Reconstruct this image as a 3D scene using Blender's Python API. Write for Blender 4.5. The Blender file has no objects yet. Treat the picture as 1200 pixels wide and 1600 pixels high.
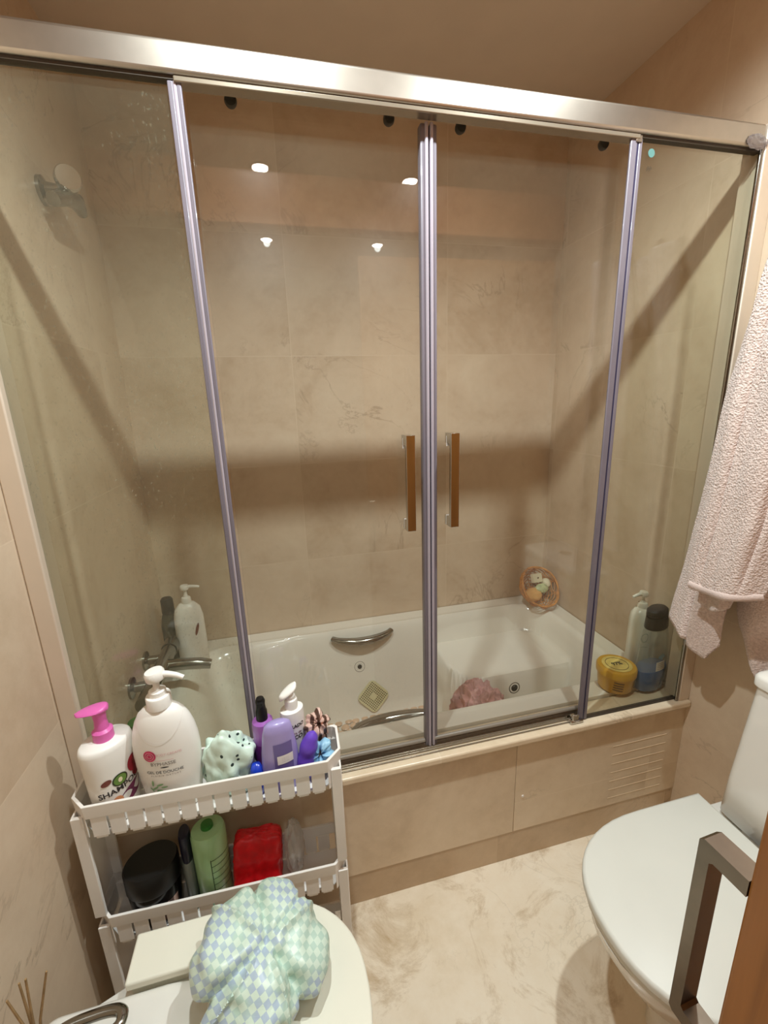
import bpy, bmesh, math, random
from mathutils import Vector, Matrix, noise
random.seed(7)
S = bpy.context.scene
C = S.collection
PI = math.pi
sin, cos = math.sin, math.cos

# ------------------------------------------------------------------ helpers
def lin(c):
    return tuple(((v/255)/12.92 if v/255 <= .04045 else ((v/255+.055)/1.055)**2.4) for v in c)

class MB:
    """collects vertices and faces of one mesh"""
    def __init__(s): s.v = []; s.f = []; s.uv = None
    def add(s, vs, fs):
        o = len(s.v); s.v += [tuple(p) for p in vs]; s.f += [tuple(i+o for i in f) for f in fs]; return s
    def box(s, x0, x1, y0, y1, z0, z1, m=None):
        vs = [Vector((x, y, z)) for z in (z0, z1) for y in (y0, y1) for x in (x0, x1)]
        if m is not None: vs = [m @ v for v in vs]
        return s.add(vs, [(0,2,3,1),(4,5,7,6),(0,1,5,4),(2,6,7,3),(0,4,6,2),(1,3,7,5)])
    def loft(s, rings, close=True, caps=(True, True)):
        n = len(rings[0]); o = len(s.v)
        for r in rings: s.v += [tuple(p) for p in r]
        for i in range(len(rings)-1):
            for j in range(n if close else n-1):
                k = (j+1) % n
                s.f.append((o+i*n+j, o+i*n+k, o+(i+1)*n+k, o+(i+1)*n+j))
        if caps[0]: s.f.append(tuple(o+j for j in reversed(range(n))))
        if caps[1]: s.f.append(tuple(o+(len(rings)-1)*n+j for j in range(n)))
        return s
    def lathe(s, prof, n=40, a=1, b=1, cx=0, cy=0, p=2.0, m=None, caps=(True, True)):
        """prof = (radius, z); a, b scale the ellipse; p = superellipse power"""
        rings = []
        for r, z in prof:
            ring = []
            for j in range(n):
                t = 2*PI*j/n
                c_, s_ = cos(t), sin(t)
                q = 1 if p == 2 else (abs(c_)**p+abs(s_)**p)**(-1/p)
                v = Vector((cx+r*a*c_*q, cy+r*b*s_*q, z))
                ring.append(m @ v if m is not None else v)
            rings.append(ring)
        return s.loft(rings, True, caps)
    def tube(s, pts, r, n=12, closed=False, flat=1.0):
        pts = [Vector(p) for p in pts]; N = len(pts); rings = []
        up = None
        for i, p in enumerate(pts):
            if closed: t = pts[(i+1) % N]-pts[i-1]
            else: t = pts[min(i+1, N-1)]-pts[max(i-1, 0)]
            t.normalize()
            if up is None:
                up = Vector((0,0,1)) if abs(t.z) < .9 else Vector((1,0,0))
            u = (up - t*up.dot(t)).normalized(); w = t.cross(u); up = u
            rr = r[i] if isinstance(r, (list, tuple)) else r
            rings.append([p+u*(rr*flat*cos(2*PI*j/n))+w*(rr*sin(2*PI*j/n)) for j in range(n)])
        if closed: rings.append(rings[0]); return s.loft(rings, True, (False, False))
        return s.loft(rings)
    def prism(s, poly, z0, z1):
        n = len(poly)
        return s.loft([[(x, y, z0) for x, y in poly], [(x, y, z1) for x, y in poly]])
    def build(s, name, mat, parent=None, smooth=False, bevel=0, seg=2, loc=None, rot=None, sub=0, solid=0, angle=40, weld=False):
        me = bpy.data.meshes.new(name); me.from_pydata(s.v, [], s.f); me.update()
        if s.uv is not None:
            ul = me.uv_layers.new(name='UVMap')
            for l in me.loops: ul.data[l.index].uv = s.uv[l.vertex_index]
        bm = bmesh.new(); bm.from_mesh(me)
        if weld: bmesh.ops.remove_doubles(bm, verts=bm.verts, dist=1e-5)
        bmesh.ops.recalc_face_normals(bm, faces=bm.faces)
        bm.to_mesh(me); bm.free()
        me.materials.append(mat)
        o = bpy.data.objects.new(name, me); C.objects.link(o)
        if parent is not None: o.parent = parent
        if loc is not None: o.location = loc
        if rot is not None: o.rotation_euler = rot
        if solid:
            q = o.modifiers.new('solid', 'SOLIDIFY'); q.thickness = solid; q.offset = 0
        if bevel:
            b = o.modifiers.new('bevel', 'BEVEL'); b.width = bevel; b.segments = seg; b.limit_method = 'ANGLE'; b.angle_limit = math.radians(35)
        if sub:
            q = o.modifiers.new('sub', 'SUBSURF'); q.levels = sub; q.render_levels = sub
        if smooth or bevel:
            for p in me.polygons: p.use_smooth = True
            if not sub:
                try: me.set_sharp_from_angle(angle=math.radians(angle))
                except Exception: pass
        return o

def tag(o, label=None, cat=None, group=None, kind=None):
    if label: o['label'] = label
    if cat: o['category'] = cat
    if group: o['group'] = group
    if kind: o['kind'] = kind
    return o
def thing(name, label, cat, loc=(0,0,0), rz=0, group=None, rot=None):
    o = bpy.data.objects.new(name, None); C.objects.link(o)
    o.empty_display_size = .05; o.location = loc
    o.rotation_euler = rot if rot is not None else (0, 0, math.radians(rz))
    return tag(o, label, cat, group)
def struct(o): o['kind'] = 'structure'; return o
def tree_copy(o, parent=None):
    c = o.copy(); C.objects.link(c)
    if parent is not None: c.parent = parent
    for ch in list(o.children): tree_copy(ch, c)
    return c

# ------------------------------------------------------------------ materials
def new_mat(name):
    m = bpy.data.materials.new(name); m.use_nodes = True
    nt = m.node_tree; nt.nodes.clear()
    out = nt.nodes.new('ShaderNodeOutputMaterial')
    return m, nt, out
def N(nt, t, **kw):
    n = nt.nodes.new(t)
    for k, v in kw.items():
        if k.startswith('_'): setattr(n, k[1:], v)
        else: n.inputs[k.replace('__', ' ')].default_value = v
    return n
def pmat(name, col, rough=.4, metal=0, bump=0, bscale=60, var=.04, vscale=8, trans=0, coat=0, sub=0, ior=1.45, alpha=1):
    """plain surface with a slight procedural variation"""
    m, nt, out = new_mat(name); L = nt.links
    b = N(nt, 'ShaderNodeBsdfPrincipled', Roughness=rough, Metallic=metal, IOR=ior)
    b.inputs['Transmission Weight'].default_value = trans
    b.inputs['Coat Weight'].default_value = coat
    b.inputs['Alpha'].default_value = alpha
    if sub:
        b.inputs['Subsurface Weight'].default_value = sub; b.inputs['Subsurface Radius'].default_value = (.01,.008,.006)
    tc = N(nt, 'ShaderNodeTexCoord'); no = N(nt, 'ShaderNodeTexNoise', Scale=vscale, Detail=4)
    L.new(tc.outputs['Object'], no.inputs['Vector'])
    c = lin(col)
    r = N(nt, 'ShaderNodeValToRGB')
    r.color_ramp.elements[0].color = tuple(v*(1-var) for v in c)+(1,)
    r.color_ramp.elements[1].color = tuple(min(1, v*(1+var)) for v in c)+(1,)
    r.color_ramp.elements[0].position = .35; r.color_ramp.elements[1].position = .65
    L.new(no.outputs['Fac'], r.inputs['Fac']); L.new(r.outputs['Color'], b.inputs['Base Color'])
    if bump:
        n2 = N(nt, 'ShaderNodeTexNoise', Scale=bscale, Detail=3); L.new(tc.outputs['Object'], n2.inputs['Vector'])
        bp = N(nt, 'ShaderNodeBump', Strength=bump, Distance=.004); L.new(n2.outputs['Fac'], bp.inputs['Height'])
        L.new(bp.outputs['Normal'], b.inputs['Normal'])
    L.new(b.outputs['BSDF'], out.inputs['Surface'])
    return m
def stone(name, axes, base, dark, light, bw=.62, bh=.405, off=(0, 0), rough=.32, stain=0.0, grout=.0016, mort=None, nosc=3.0):
    m, nt, out = new_mat(name); L = nt.links
    tc = N(nt, 'ShaderNodeTexCoord'); sp = N(nt, 'ShaderNodeSeparateXYZ'); cb = N(nt, 'ShaderNodeCombineXYZ')
    L.new(tc.outputs['Object'], sp.inputs[0])
    for i, a in enumerate(axes):
        ad = N(nt, 'ShaderNodeMath', _operation='ADD'); ad.inputs[1].default_value = -off[i]+20*(bw if i == 0 else bh)
        L.new(sp.outputs[a.upper()], ad.inputs[0]); L.new(ad.outputs[0], cb.inputs[i])
    br = N(nt, 'ShaderNodeTexBrick', _offset=0.0, _squash=1.0)
    br.inputs['Scale'].default_value = 1; br.inputs['Brick Width'].default_value = bw; br.inputs['Row Height'].default_value = bh
    br.inputs['Mortar Size'].default_value = grout; br.inputs['Mortar Smooth'].default_value = .3; br.inputs['Bias'].default_value = 0
    br.inputs['Color1'].default_value = (.42,.42,.42,1); br.inputs['Color2'].default_value = (.58,.58,.58,1); br.inputs['Mortar'].default_value = (.5,.5,.5,1)
    L.new(cb.outputs[0], br.inputs['Vector'])
    # cloudy body, warped per tile
    wn = N(nt, 'ShaderNodeVectorMath', _operation='MULTIPLY_ADD'); wn.inputs[1].default_value = (9, 7, 5)
    L.new(br.outputs['Color'], wn.inputs[0]); L.new(tc.outputs['Object'], wn.inputs[2])
    n1 = N(nt, 'ShaderNodeTexNoise', Scale=nosc, Detail=8, Roughness=.62, Distortion=.6); L.new(wn.outputs[0], n1.inputs['Vector'])
    n2 = N(nt, 'ShaderNodeTexNoise', Scale=26, Detail=6, Roughness=.7); L.new(wn.outputs[0], n2.inputs['Vector'])
    rp = N(nt, 'ShaderNodeValToRGB'); e = rp.color_ramp.elements
    e[0].position = .3; e[0].color = lin(dark)+(1,); e[1].position = .72; e[1].color = lin(light)+(1,)
    k = e.new(.5); k.color = lin(base)+(1,)
    mx0 = N(nt, 'ShaderNodeMix', _data_type='FLOAT'); mx0.inputs[0].default_value = .28
    L.new(n1.outputs['Fac'], mx0.inputs[2]); L.new(n2.outputs['Fac'], mx0.inputs[3])
    sh = N(nt, 'ShaderNodeMath', _operation='MULTIPLY_ADD'); sh.inputs[1].default_value = .55; sh.inputs[2].default_value = -.275
    sx = N(nt, 'ShaderNodeSeparateColor'); L.new(br.outputs['Color'], sx.inputs[0]); L.new(sx.outputs[0], sh.inputs[0])
    ad2 = N(nt, 'ShaderNodeMath', _operation='ADD'); L.new(mx0.outputs[0], ad2.inputs[0]); L.new(sh.outputs[0], ad2.inputs[1])
    L.new(ad2.outputs[0], rp.inputs['Fac'])
    # thin veins
    n3 = N(nt, 'ShaderNodeTexNoise', Scale=2.6, Detail=7, Roughness=.6, Distortion=1.4); L.new(wn.outputs[0], n3.inputs['Vector'])
    v1 = N(nt, 'ShaderNodeMath', _operation='SUBTRACT'); v1.inputs[1].default_value = .5; L.new(n3.outputs['Fac'], v1.inputs[0])
    v2 = N(nt, 'ShaderNodeMath', _operation='ABSOLUTE'); L.new(v1.outputs[0], v2.inputs[0])
    v3 = N(nt, 'ShaderNodeMapRange'); v3.inputs['From Min'].default_value = 0; v3.inputs['From Max'].default_value = .012
    v3.inputs['To Min'].default_value = 1; v3.inputs['To Max'].default_value = 0; L.new(v2.outputs[0], v3.inputs['Value'])
    n4 = N(nt, 'ShaderNodeTexNoise', Scale=1.7, Detail=2); L.new(wn.outputs[0], n4.inputs['Vector'])
    v4 = N(nt, 'ShaderNodeMapRange'); v4.inputs['From Min'].default_value = .52; v4.inputs['From Max'].default_value = .66; v4.inputs['To Max'].default_value = .6
    L.new(n4.outputs['Fac'], v4.inputs['Value'])
    v5 = N(nt, 'ShaderNodeMath', _operation='MULTIPLY'); L.new(v3.outputs[0], v5.inputs[0]); L.new(v4.outputs[0], v5.inputs[1])
    mv = N(nt, 'ShaderNodeMix', _data_type='RGBA'); mv.inputs['B'].default_value = tuple(v*.62 for v in lin(dark))+(1,)
    L.new(v5.outputs[0], mv.inputs['Factor']); L.new(rp.outputs['Color'], mv.inputs['A'])
    last = mv
    if stain:
        n5 = N(nt, 'ShaderNodeTexNoise', Scale=4.5, Detail=9, Roughness=.75, Distortion=.8); L.new(tc.outputs['Object'], n5.inputs['Vector'])
        r5 = N(nt, 'ShaderNodeMapRange'); r5.inputs['From Min'].default_value = .52; r5.inputs['From Max'].default_value = .7; r5.inputs['To Max'].default_value = stain
        L.new(n5.outputs['Fac'], r5.inputs['Value'])
        ms = N(nt, 'ShaderNodeMix', _data_type='RGBA'); ms.inputs['B'].default_value = lin((168, 134, 86))+(1,)
        L.new(r5.outputs[0], ms.inputs['Factor']); L.new(last.outputs['Result'], ms.inputs['A']); last = ms
    mg = N(nt, 'ShaderNodeMix', _data_type='RGBA'); mg.inputs['B'].default_value = lin(mort or light)+(1,)
    g2 = N(nt, 'ShaderNodeMath', _operation='MULTIPLY'); g2.inputs[1].default_value = .55
    L.new(br.outputs['Fac'], g2.inputs[0])
    L.new(g2.outputs[0], mg.inputs['Factor']); L.new(last.outputs['Result'], mg.inputs['A'])
    b = N(nt, 'ShaderNodeBsdfPrincipled', Roughness=rough)
    L.new(mg.outputs['Result'], b.inputs['Base Color'])
    bp = N(nt, 'ShaderNodeBump', Strength=.12, Distance=.003); 
    hb = N(nt, 'ShaderNodeMath', _operation='SUBTRACT'); L.new(n2.outputs['Fac'], hb.inputs[0]); L.new(br.outputs['Fac'], hb.inputs[1])
    L.new(hb.outputs[0], bp.inputs['Height']); L.new(bp.outputs['Normal'], b.inputs['Normal'])
    L.new(b.outputs['BSDF'], out.inputs['Surface'])
    return m
def glass_mat(name, haze, speck, tint=(.93,.96,.92), film=(205,205,185), hs=2.2):
    """pane: clear, mirror-like by Schlick fresnel, with a film of limescale and dried drops"""
    m, nt, out = new_mat(name); L = nt.links
    lw = N(nt, 'ShaderNodeLayerWeight', Blend=.5)
    pw = N(nt, 'ShaderNodeMath', _operation='POWER'); pw.inputs[1].default_value = 5; L.new(lw.outputs['Facing'], pw.inputs[0])
    fr = N(nt, 'ShaderNodeMath', _operation='MULTIPLY_ADD'); fr.inputs[1].default_value = .95; fr.inputs[2].default_value = .042; L.new(pw.outputs[0], fr.inputs[0])
    tr = N(nt, 'ShaderNodeBsdfTransparent'); tr.inputs['Color'].default_value = tint+(1,)
    gl = N(nt, 'ShaderNodeBsdfGlossy', Roughness=.0)
    m1 = N(nt, 'ShaderNodeMixShader'); L.new(fr.outputs[0], m1.inputs[0]); L.new(tr.outputs[0], m1.inputs[1]); L.new(gl.outputs[0], m1.inputs[2])
    tc = N(nt, 'ShaderNodeTexCoord')
    n1 = N(nt, 'ShaderNodeTexNoise', Scale=hs, Detail=4); L.new(tc.outputs['Object'], n1.inputs['Vector'])
    r1 = N(nt, 'ShaderNodeMapRange'); r1.inputs['From Min'].default_value = .3; r1.inputs['From Max'].default_value = .7
    r1.inputs['To Min'].default_value = haze*.5; r1.inputs['To Max'].default_value = haze*1.3; L.new(n1.outputs['Fac'], r1.inputs['Value'])
    mp = N(nt, 'ShaderNodeMapping'); mp.inputs['Scale'].default_value = (1, 1, .6); L.new(tc.outputs['Object'], mp.inputs['Vector'])
    vo = N(nt, 'ShaderNodeTexNoise', Scale=190, Detail=1); L.new(mp.outputs[0], vo.inputs['Vector'])
    r2 = N(nt, 'ShaderNodeMapRange'); r2.inputs['From Min'].default_value = .64; r2.inputs['From Max'].default_value = .74; r2.inputs['To Max'].default_value = speck
    L.new(vo.outputs['Fac'], r2.inputs['Value'])
    n3 = N(nt, 'ShaderNodeTexNoise', Scale=2.8, Detail=5, Roughness=.65); L.new(tc.outputs['Object'], n3.inputs['Vector'])
    r3 = N(nt, 'ShaderNodeMapRange'); r3.inputs['From Min'].default_value = .44; r3.inputs['From Max'].default_value = .62; L.new(n3.outputs['Fac'], r3.inputs['Value'])
    mu = N(nt, 'ShaderNodeMath', _operation='MULTIPLY'); L.new(r2.outputs[0], mu.inputs[0]); L.new(r3.outputs[0], mu.inputs[1])
    ad = N(nt, 'ShaderNodeMath', _operation='ADD', _use_clamp=True); L.new(mu.outputs[0], ad.inputs[0]); L.new(r1.outputs[0], ad.inputs[1])
    df = N(nt, 'ShaderNodeBsdfDiffuse'); df.inputs['Color'].default_value = lin(film)+(1,)
    tl = N(nt, 'ShaderNodeBsdfTranslucent'); tl.inputs['Color'].default_value = lin(film)+(1,)
    m2 = N(nt, 'ShaderNodeMixShader'); m2.inputs[0].default_value = .5; L.new(df.outputs[0], m2.inputs[1]); L.new(tl.outputs[0], m2.inputs[2])
    m3 = N(nt, 'ShaderNodeMixShader'); L.new(ad.outputs[0], m3.inputs[0]); L.new(m1.outputs[0], m3.inputs[1]); L.new(m2.outputs[0], m3.inputs[2])
    L.new(m3.outputs[0], out.inputs['Surface'])
    return m
def clear_mat(name, tint, film=.08, filmcol=(230,230,230), spec=.05):
    """thin clear plastic wall"""
    m, nt, out = new_mat(name); L = nt.links
    tc = N(nt, 'ShaderNodeTexCoord'); no = N(nt, 'ShaderNodeTexNoise', Scale=30, Detail=3); L.new(tc.outputs['Object'], no.inputs['Vector'])
    lw = N(nt, 'ShaderNodeLayerWeight', Blend=.5)
    pw = N(nt, 'ShaderNodeMath', _operation='POWER'); pw.inputs[1].default_value = 4; L.new(lw.outputs['Facing'], pw.inputs[0])
    fr = N(nt, 'ShaderNodeMath', _operation='MULTIPLY_ADD'); fr.inputs[1].default_value = .7; fr.inputs[2].default_value = spec; L.new(pw.outputs[0], fr.inputs[0])
    tr = N(nt, 'ShaderNodeBsdfTransparent'); tr.inputs['Color'].default_value = tint+(1,)
    gl = N(nt, 'ShaderNodeBsdfGlossy', Roughness=.12)
    m1 = N(nt, 'ShaderNodeMixShader'); L.new(fr.outputs[0], m1.inputs[0]); L.new(tr.outputs[0], m1.inputs[1]); L.new(gl.outputs[0], m1.inputs[2])
    df = N(nt, 'ShaderNodeBsdfDiffuse'); df.inputs['Color'].default_value = lin(filmcol)+(1,)
    r1 = N(nt, 'ShaderNodeMapRange'); r1.inputs['To Min'].default_value = film*.6; r1.inputs['To Max'].default_value = film*1.4; L.new(no.outputs['Fac'], r1.inputs['Value'])
    m3 = N(nt, 'ShaderNodeMixShader'); L.new(r1.outputs[0], m3.inputs[0]); L.new(m1.outputs[0], m3.inputs[1]); L.new(df.outputs[0], m3.inputs[2])
    L.new(m3.outputs[0], out.inputs['Surface'])
    return m
def emit_mat(name, col, strength):
    m, nt, out = new_mat(name)
    e = N(nt, 'ShaderNodeEmission', Strength=strength); e.inputs['Color'].default_value = col+(1,)
    nt.links.new(e.outputs[0], out.inputs['Surface']); return m
def wood_mat(name, c1, c2, axis='Z', rough=.35):
    m, nt, out = new_mat(name); L = nt.links
    tc = N(nt, 'ShaderNodeTexCoord'); mp = N(nt, 'ShaderNodeMapping')
    mp.inputs['Scale'].default_value = (30, 30, 1.6) if axis == 'Z' else (1.6, 30, 30)
    L.new(tc.outputs['Object'], mp.inputs['Vector'])
    n = N(nt, 'ShaderNodeTexNoise', Scale=1.5, Detail=8, Roughness=.6, Distortion=.7); L.new(mp.outputs[0], n.inputs['Vector'])
    r = N(nt, 'ShaderNodeValToRGB'); r.color_ramp.elements[0].color = lin(c1)+(1,); r.color_ramp.elements[1].color = lin(c2)+(1,)
    r.color_ramp.elements[0].position = .3; r.color_ramp.elements[1].position = .7
    L.new(n.outputs['Fac'], r.inputs['Fac'])
    b = N(nt, 'ShaderNodeBsdfPrincipled', Roughness=rough); L.new(r.outputs['Color'], b.inputs['Base Color']); L.new(b.outputs[0], out.inputs['Surface'])
    return m

WB, WD, WL = (204,182,158), (186,161,134), (216,197,173)
M = {}
M['wall_xz'] = stone('stone_back', 'xz', WB, WD, WL, off=(-.04, -.04))
M['wall_yz'] = stone('stone_side', 'yz', WB, WD, WL, off=(.13, -.04))
M['wall_lf'] = stone('stone_left', 'yz', WB, WD, WL, off=(-.04, -.045))
M['apron'] = stone('stone_apron', 'xz', (216,195,168), (196,172,144), (228,209,184), off=(.48, -.297))
M['skirt'] = stone('stone_skirting', 'xz', (194,168,138), (174,148,118), (208,184,154), off=(.43, -.5), bh=1.0)
M['curb'] = stone('stone_curb', 'xy', (226,206,178), (208,184,152), (238,222,198), off=(.24, -.5), bh=2.0, rough=.25)
M['floor'] = stone('stone_floor', 'xy', (236,222,200), (222,204,176), (244,234,216), off=(.35, -.62), bw=1.2, bh=1.2, stain=.75, rough=.22)
M['ceil'] = pmat('ceiling_paint', (214,200,184), .7, bump=.05, bscale=200, var=.02)
M['paint'] = pmat('wall_paint', (206,188,166), .7, bump=.05, bscale=200, var=.02)
M['alu'] = pmat('satin_aluminium', (184,176,166), .36, 1, var=.03, vscale=30)
M['jamb'] = pmat('anodised_profile', (222,206,188), .4, .3, var=.03)
M['chrome'] = pmat('chrome', (200,198,194), .07, 1, var=.02)
M['dchrome'] = pmat('worn_chrome', (150,146,138), .16, 1, var=.06, vscale=20)
M['steel'] = pmat('brushed_steel', (128,116,104), .28, 1, var=.06, vscale=40)
M['seal'] = pmat('lilac_seal', (116,109,119), .35, var=.05, coat=.3)
M['seal_bead'] = pmat('pale_seal_bead', (172,163,174), .2, var=.03, coat=.6)
M['seal_dark'] = pmat('dark_blue_seal', (48,46,74), .35)
M['seal_grey'] = pmat('grey_seal', (132,122,110), .4)
M['track'] = pmat('bottom_track', (150,138,122), .25, .6)
M['gasket'] = pmat('dark_gasket', (58,48,38), .5)
M['rubber'] = pmat('black_rubber', (26,24,22), .5)
M['glass_foggy'] = glass_mat('foggy_glass', .068, .34, tint=(.93,.95,.91), film=(190,190,172))
M['glass_left'] = glass_mat('streaked_glass', .035, .06, tint=(.97,.975,.965))
M['glass_right'] = glass_mat('clean_glass', .028, .03, tint=(.97,.975,.965))
M['glass_end'] = glass_mat('end_glass', .022, .03, tint=(.95,.965,.93), film=(190,190,168))
M['ceramic'] = pmat('white_ceramic', (228,224,216), .12, var=.015, coat=.3)
M['acrylic'] = pmat('bath_acrylic', (232,226,214), .16, var=.015, coat=.3)
M['white_pl'] = pmat('white_plastic', (236,230,224), .34, var=.02)
M['lid_pl'] = pmat('ivory_lid', (230,226,210), .38, var=.015)
M['lid_wt'] = pmat('white_lid', (217,216,207), .42, var=.015)
M['bottle_wt'] = pmat('bottle_white', (240,236,230), .3, var=.015, coat=.15)
M['pink'] = pmat('pink_plastic', (222,104,178), .35, var=.03)
M['ink'] = pmat('ink', (48,42,40), .6)
M['inkgrey'] = pmat('ink_grey', (150,140,134), .6)
M['inkpale'] = pmat('ink_pink', (226,180,182), .6)
M['magenta'] = pmat('magenta_print', (206,56,104), .5, var=.25, vscale=90)
M['leaf'] = pmat('leaf_print', (150,190,140), .5)
M['kiwi'] = pmat('kiwi_green', (104,136,60), .5); M['kiwid'] = pmat('kiwi_skin', (52,58,30), .5); M['cream'] = pmat('cream_print', (224,216,180), .5)
M['berry'] = pmat('berry_print', (152,34,48), .5, var=.3, vscale=40); M['plum'] = pmat('plum_print', (120,48,84), .5, var=.2, vscale=60)
M['brownp'] = pmat('nut_print', (120,62,52), .5); M['orange'] = pmat('orange_print', (222,150,104), .5)
M['purple'] = pmat('purple_gloss', (158,96,176), .25, var=.1, coat=.4); M['dpurple'] = pmat('deep_purple', (110,40,120), .3)
M['lav'] = pmat('lavender', (166,152,206), .28, var=.06, coat=.3); M['lavd'] = pmat('lavender_print', (112,98,156), .4, var=.1)
M['black'] = pmat('black_plastic', (14,12,11), .42); M['blackg'] = pmat('black_gloss', (12,10,10), .2)
M['blue'] = pmat('royal_blue', (24,62,190), .18, coat=.4)
M['violet'] = pmat('violet_plastic', (110,74,196), .3, var=.05)
M['sky'] = pmat('sky_satin', (150,196,224), .35, bump=.3, bscale=60)
M['label'] = pmat('paper_label', (236,230,226), .5)
M['green'] = pmat('pale_green_plastic', (156,192,140), .3, coat=.2); M['greend'] = pmat('leaf_green_cap', (50,120,44), .3)
M['dgreen'] = pmat('dark_green_print', (50,66,40), .5)
M['greyb'] = pmat('grey_bottle', (120,128,124), .3); M['navy'] = pmat('navy_cap', (20,18,40), .3)
M['red'] = pmat('red_packet', (214,24,34), .28, var=.15, vscale=40, bump=.5, bscale=45)
M['cbag'] = clear_mat('clear_film', (.94,.94,.93), .35)
M['yellow'] = pmat('yellow_tub', (212,160,44), .3, var=.06, coat=.2); M['yellowl'] = pmat('pale_yellow_print', (232,206,120), .4, var=.1, vscale=60)
M['brown'] = pmat('brown_print', (104,74,40), .5)
M['clearb'] = clear_mat('clear_bottle', (.95,.97,.95), .2, (205,212,205)); M['liquid'] = pmat('blue_liquid', (12,84,150), .15, coat=.5, var=.08)
M['pwhite'] = pmat('pearl_white', (226,222,208), .3, coat=.2)
M['wicker'] = pmat('wicker', (196,136,76), .5, var=.25, vscale=50); M['sponge'] = pmat('sponge', (226,176,110), .9, bump=.6, bscale=90)
M['soap'] = pmat('soap_box', (226,216,186), .5); M['palegreen'] = pmat('pale_green_wrap', (190,196,150), .35, var=.2, vscale=60)
M['pinkcloth'] = pmat('pink_mesh', (204,160,156), .8, var=.22, vscale=28, bump=.4, bscale=120)
M['pebble'] = pmat('peach_pebble', (214,180,150), .3, var=.08, vscale=30)
M['beige_pl'] = pmat('beige_plastic', (214,206,164), .4); M['hole'] = pmat('grid_dark', (92,80,44), .6)
M['wood'] = wood_mat('door_wood', (132,82,34), (166,108,52)); M['woodx'] = wood_mat('header_wood', (150,92,56), (178,116,74), 'X')
M['twig'] = pmat('dry_twig', (150,120,82), .8, var=.2, vscale=60); M['teal'] = pmat('teal_sticker', (84,124,120), .5)
M['darkmark'] = pmat('dark_mark', (70,56,40), .6)
M['film'] = clear_mat('torn_clear_film', (.80,.78,.80), .3, (150,138,136), .12); M['jetgrey'] = pmat('jet_grey', (112,104,94), .35, .3)

# terry towel
def terry():
    m, nt, out = new_mat('terry_cloth'); L = nt.links
    tc = N(nt, 'ShaderNodeTexCoord')
    n1 = N(nt, 'ShaderNodeTexNoise', Scale=180, Detail=3, Roughness=.6); L.new(tc.outputs['Object'], n1.inputs['Vector'])
    n2 = N(nt, 'ShaderNodeTexVoronoi', Scale=220); L.new(tc.outputs['Object'], n2.inputs['Vector'])
    r = N(nt, 'ShaderNodeValToRGB'); r.color_ramp.elements[0].color = lin((204,183,175))+(1,); r.color_ramp.elements[1].color = lin((225,206,198))+(1,)
    r.color_ramp.elements[0].position = .35; r.color_ramp.elements[1].position = .6; L.new(n1.outputs['Fac'], r.inputs['Fac'])
    b = N(nt, 'ShaderNodeBsdfPrincipled', Roughness=.95); b.inputs['Sheen Weight'].default_value = .25
    L.new(r.outputs['Color'], b.inputs['Base Color'])
    ad = N(nt, 'ShaderNodeMath', _operation='ADD'); L.new(n1.outputs['Fac'], ad.inputs[0]); L.new(n2.outputs['Distance'], ad.inputs[1])
    bp = N(nt, 'ShaderNodeBump', Strength=.55, Distance=.004); L.new(ad.outputs[0], bp.inputs['Height']); L.new(bp.outputs[0], b.inputs['Normal'])
    L.new(b.outputs[0], out.inputs['Surface']); return m
M['terry'] = terry(); M['hem'] = pmat('cotton_hem', (206,186,178), .95, bump=.3, bscale=300, var=.03)
def diamond_cloth():
    m, nt, out = new_mat('diamond_print_film'); L = nt.links
    tc = N(nt, 'ShaderNodeTexCoord'); mp = N(nt, 'ShaderNodeMapping'); mp.inputs['Rotation'].default_value = (0, 0, math.radians(-8))
    L.new(tc.outputs['UV'], mp.inputs['Vector'])
    ck = N(nt, 'ShaderNodeTexChecker', Scale=104); L.new(mp.outputs[0], ck.inputs['Vector'])
    ck.inputs['Color1'].default_value = lin((206,222,206))+(1,)
    n = N(nt, 'ShaderNodeTexNoise', Scale=14, Detail=2); L.new(tc.outputs['Object'], n.inputs['Vector'])
    r = N(nt, 'ShaderNodeValToRGB'); r.color_ramp.elements[0].color = lin((172,188,204))+(1,); r.color_ramp.elements[1].color = lin((180,204,190))+(1,)
    r.color_ramp.elements[0].position = .45; r.color_ramp.elements[1].position = .55
    L.new(n.outputs['Fac'], r.inputs['Fac']); L.new(r.outputs['Color'], ck.inputs['Color2'])
    b = N(nt, 'ShaderNodeBsdfPrincipled', Roughness=.38); L.new(ck.outputs['Color'], b.inputs['Base Color'])
    n2 = N(nt, 'ShaderNodeTexNoise', Scale=24, Detail=3, Distortion=.8); L.new(tc.outputs['Object'], n2.inputs['Vector'])
    bp = N(nt, 'ShaderNodeBump', Strength=.2, Distance=.01); L.new(n2.outputs['Fac'], bp.inputs['Height']); L.new(bp.outputs[0], b.inputs['Normal'])
    L.new(b.outputs[0], out.inputs['Surface']); return m
M['diamond'] = diamond_cloth()
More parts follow.
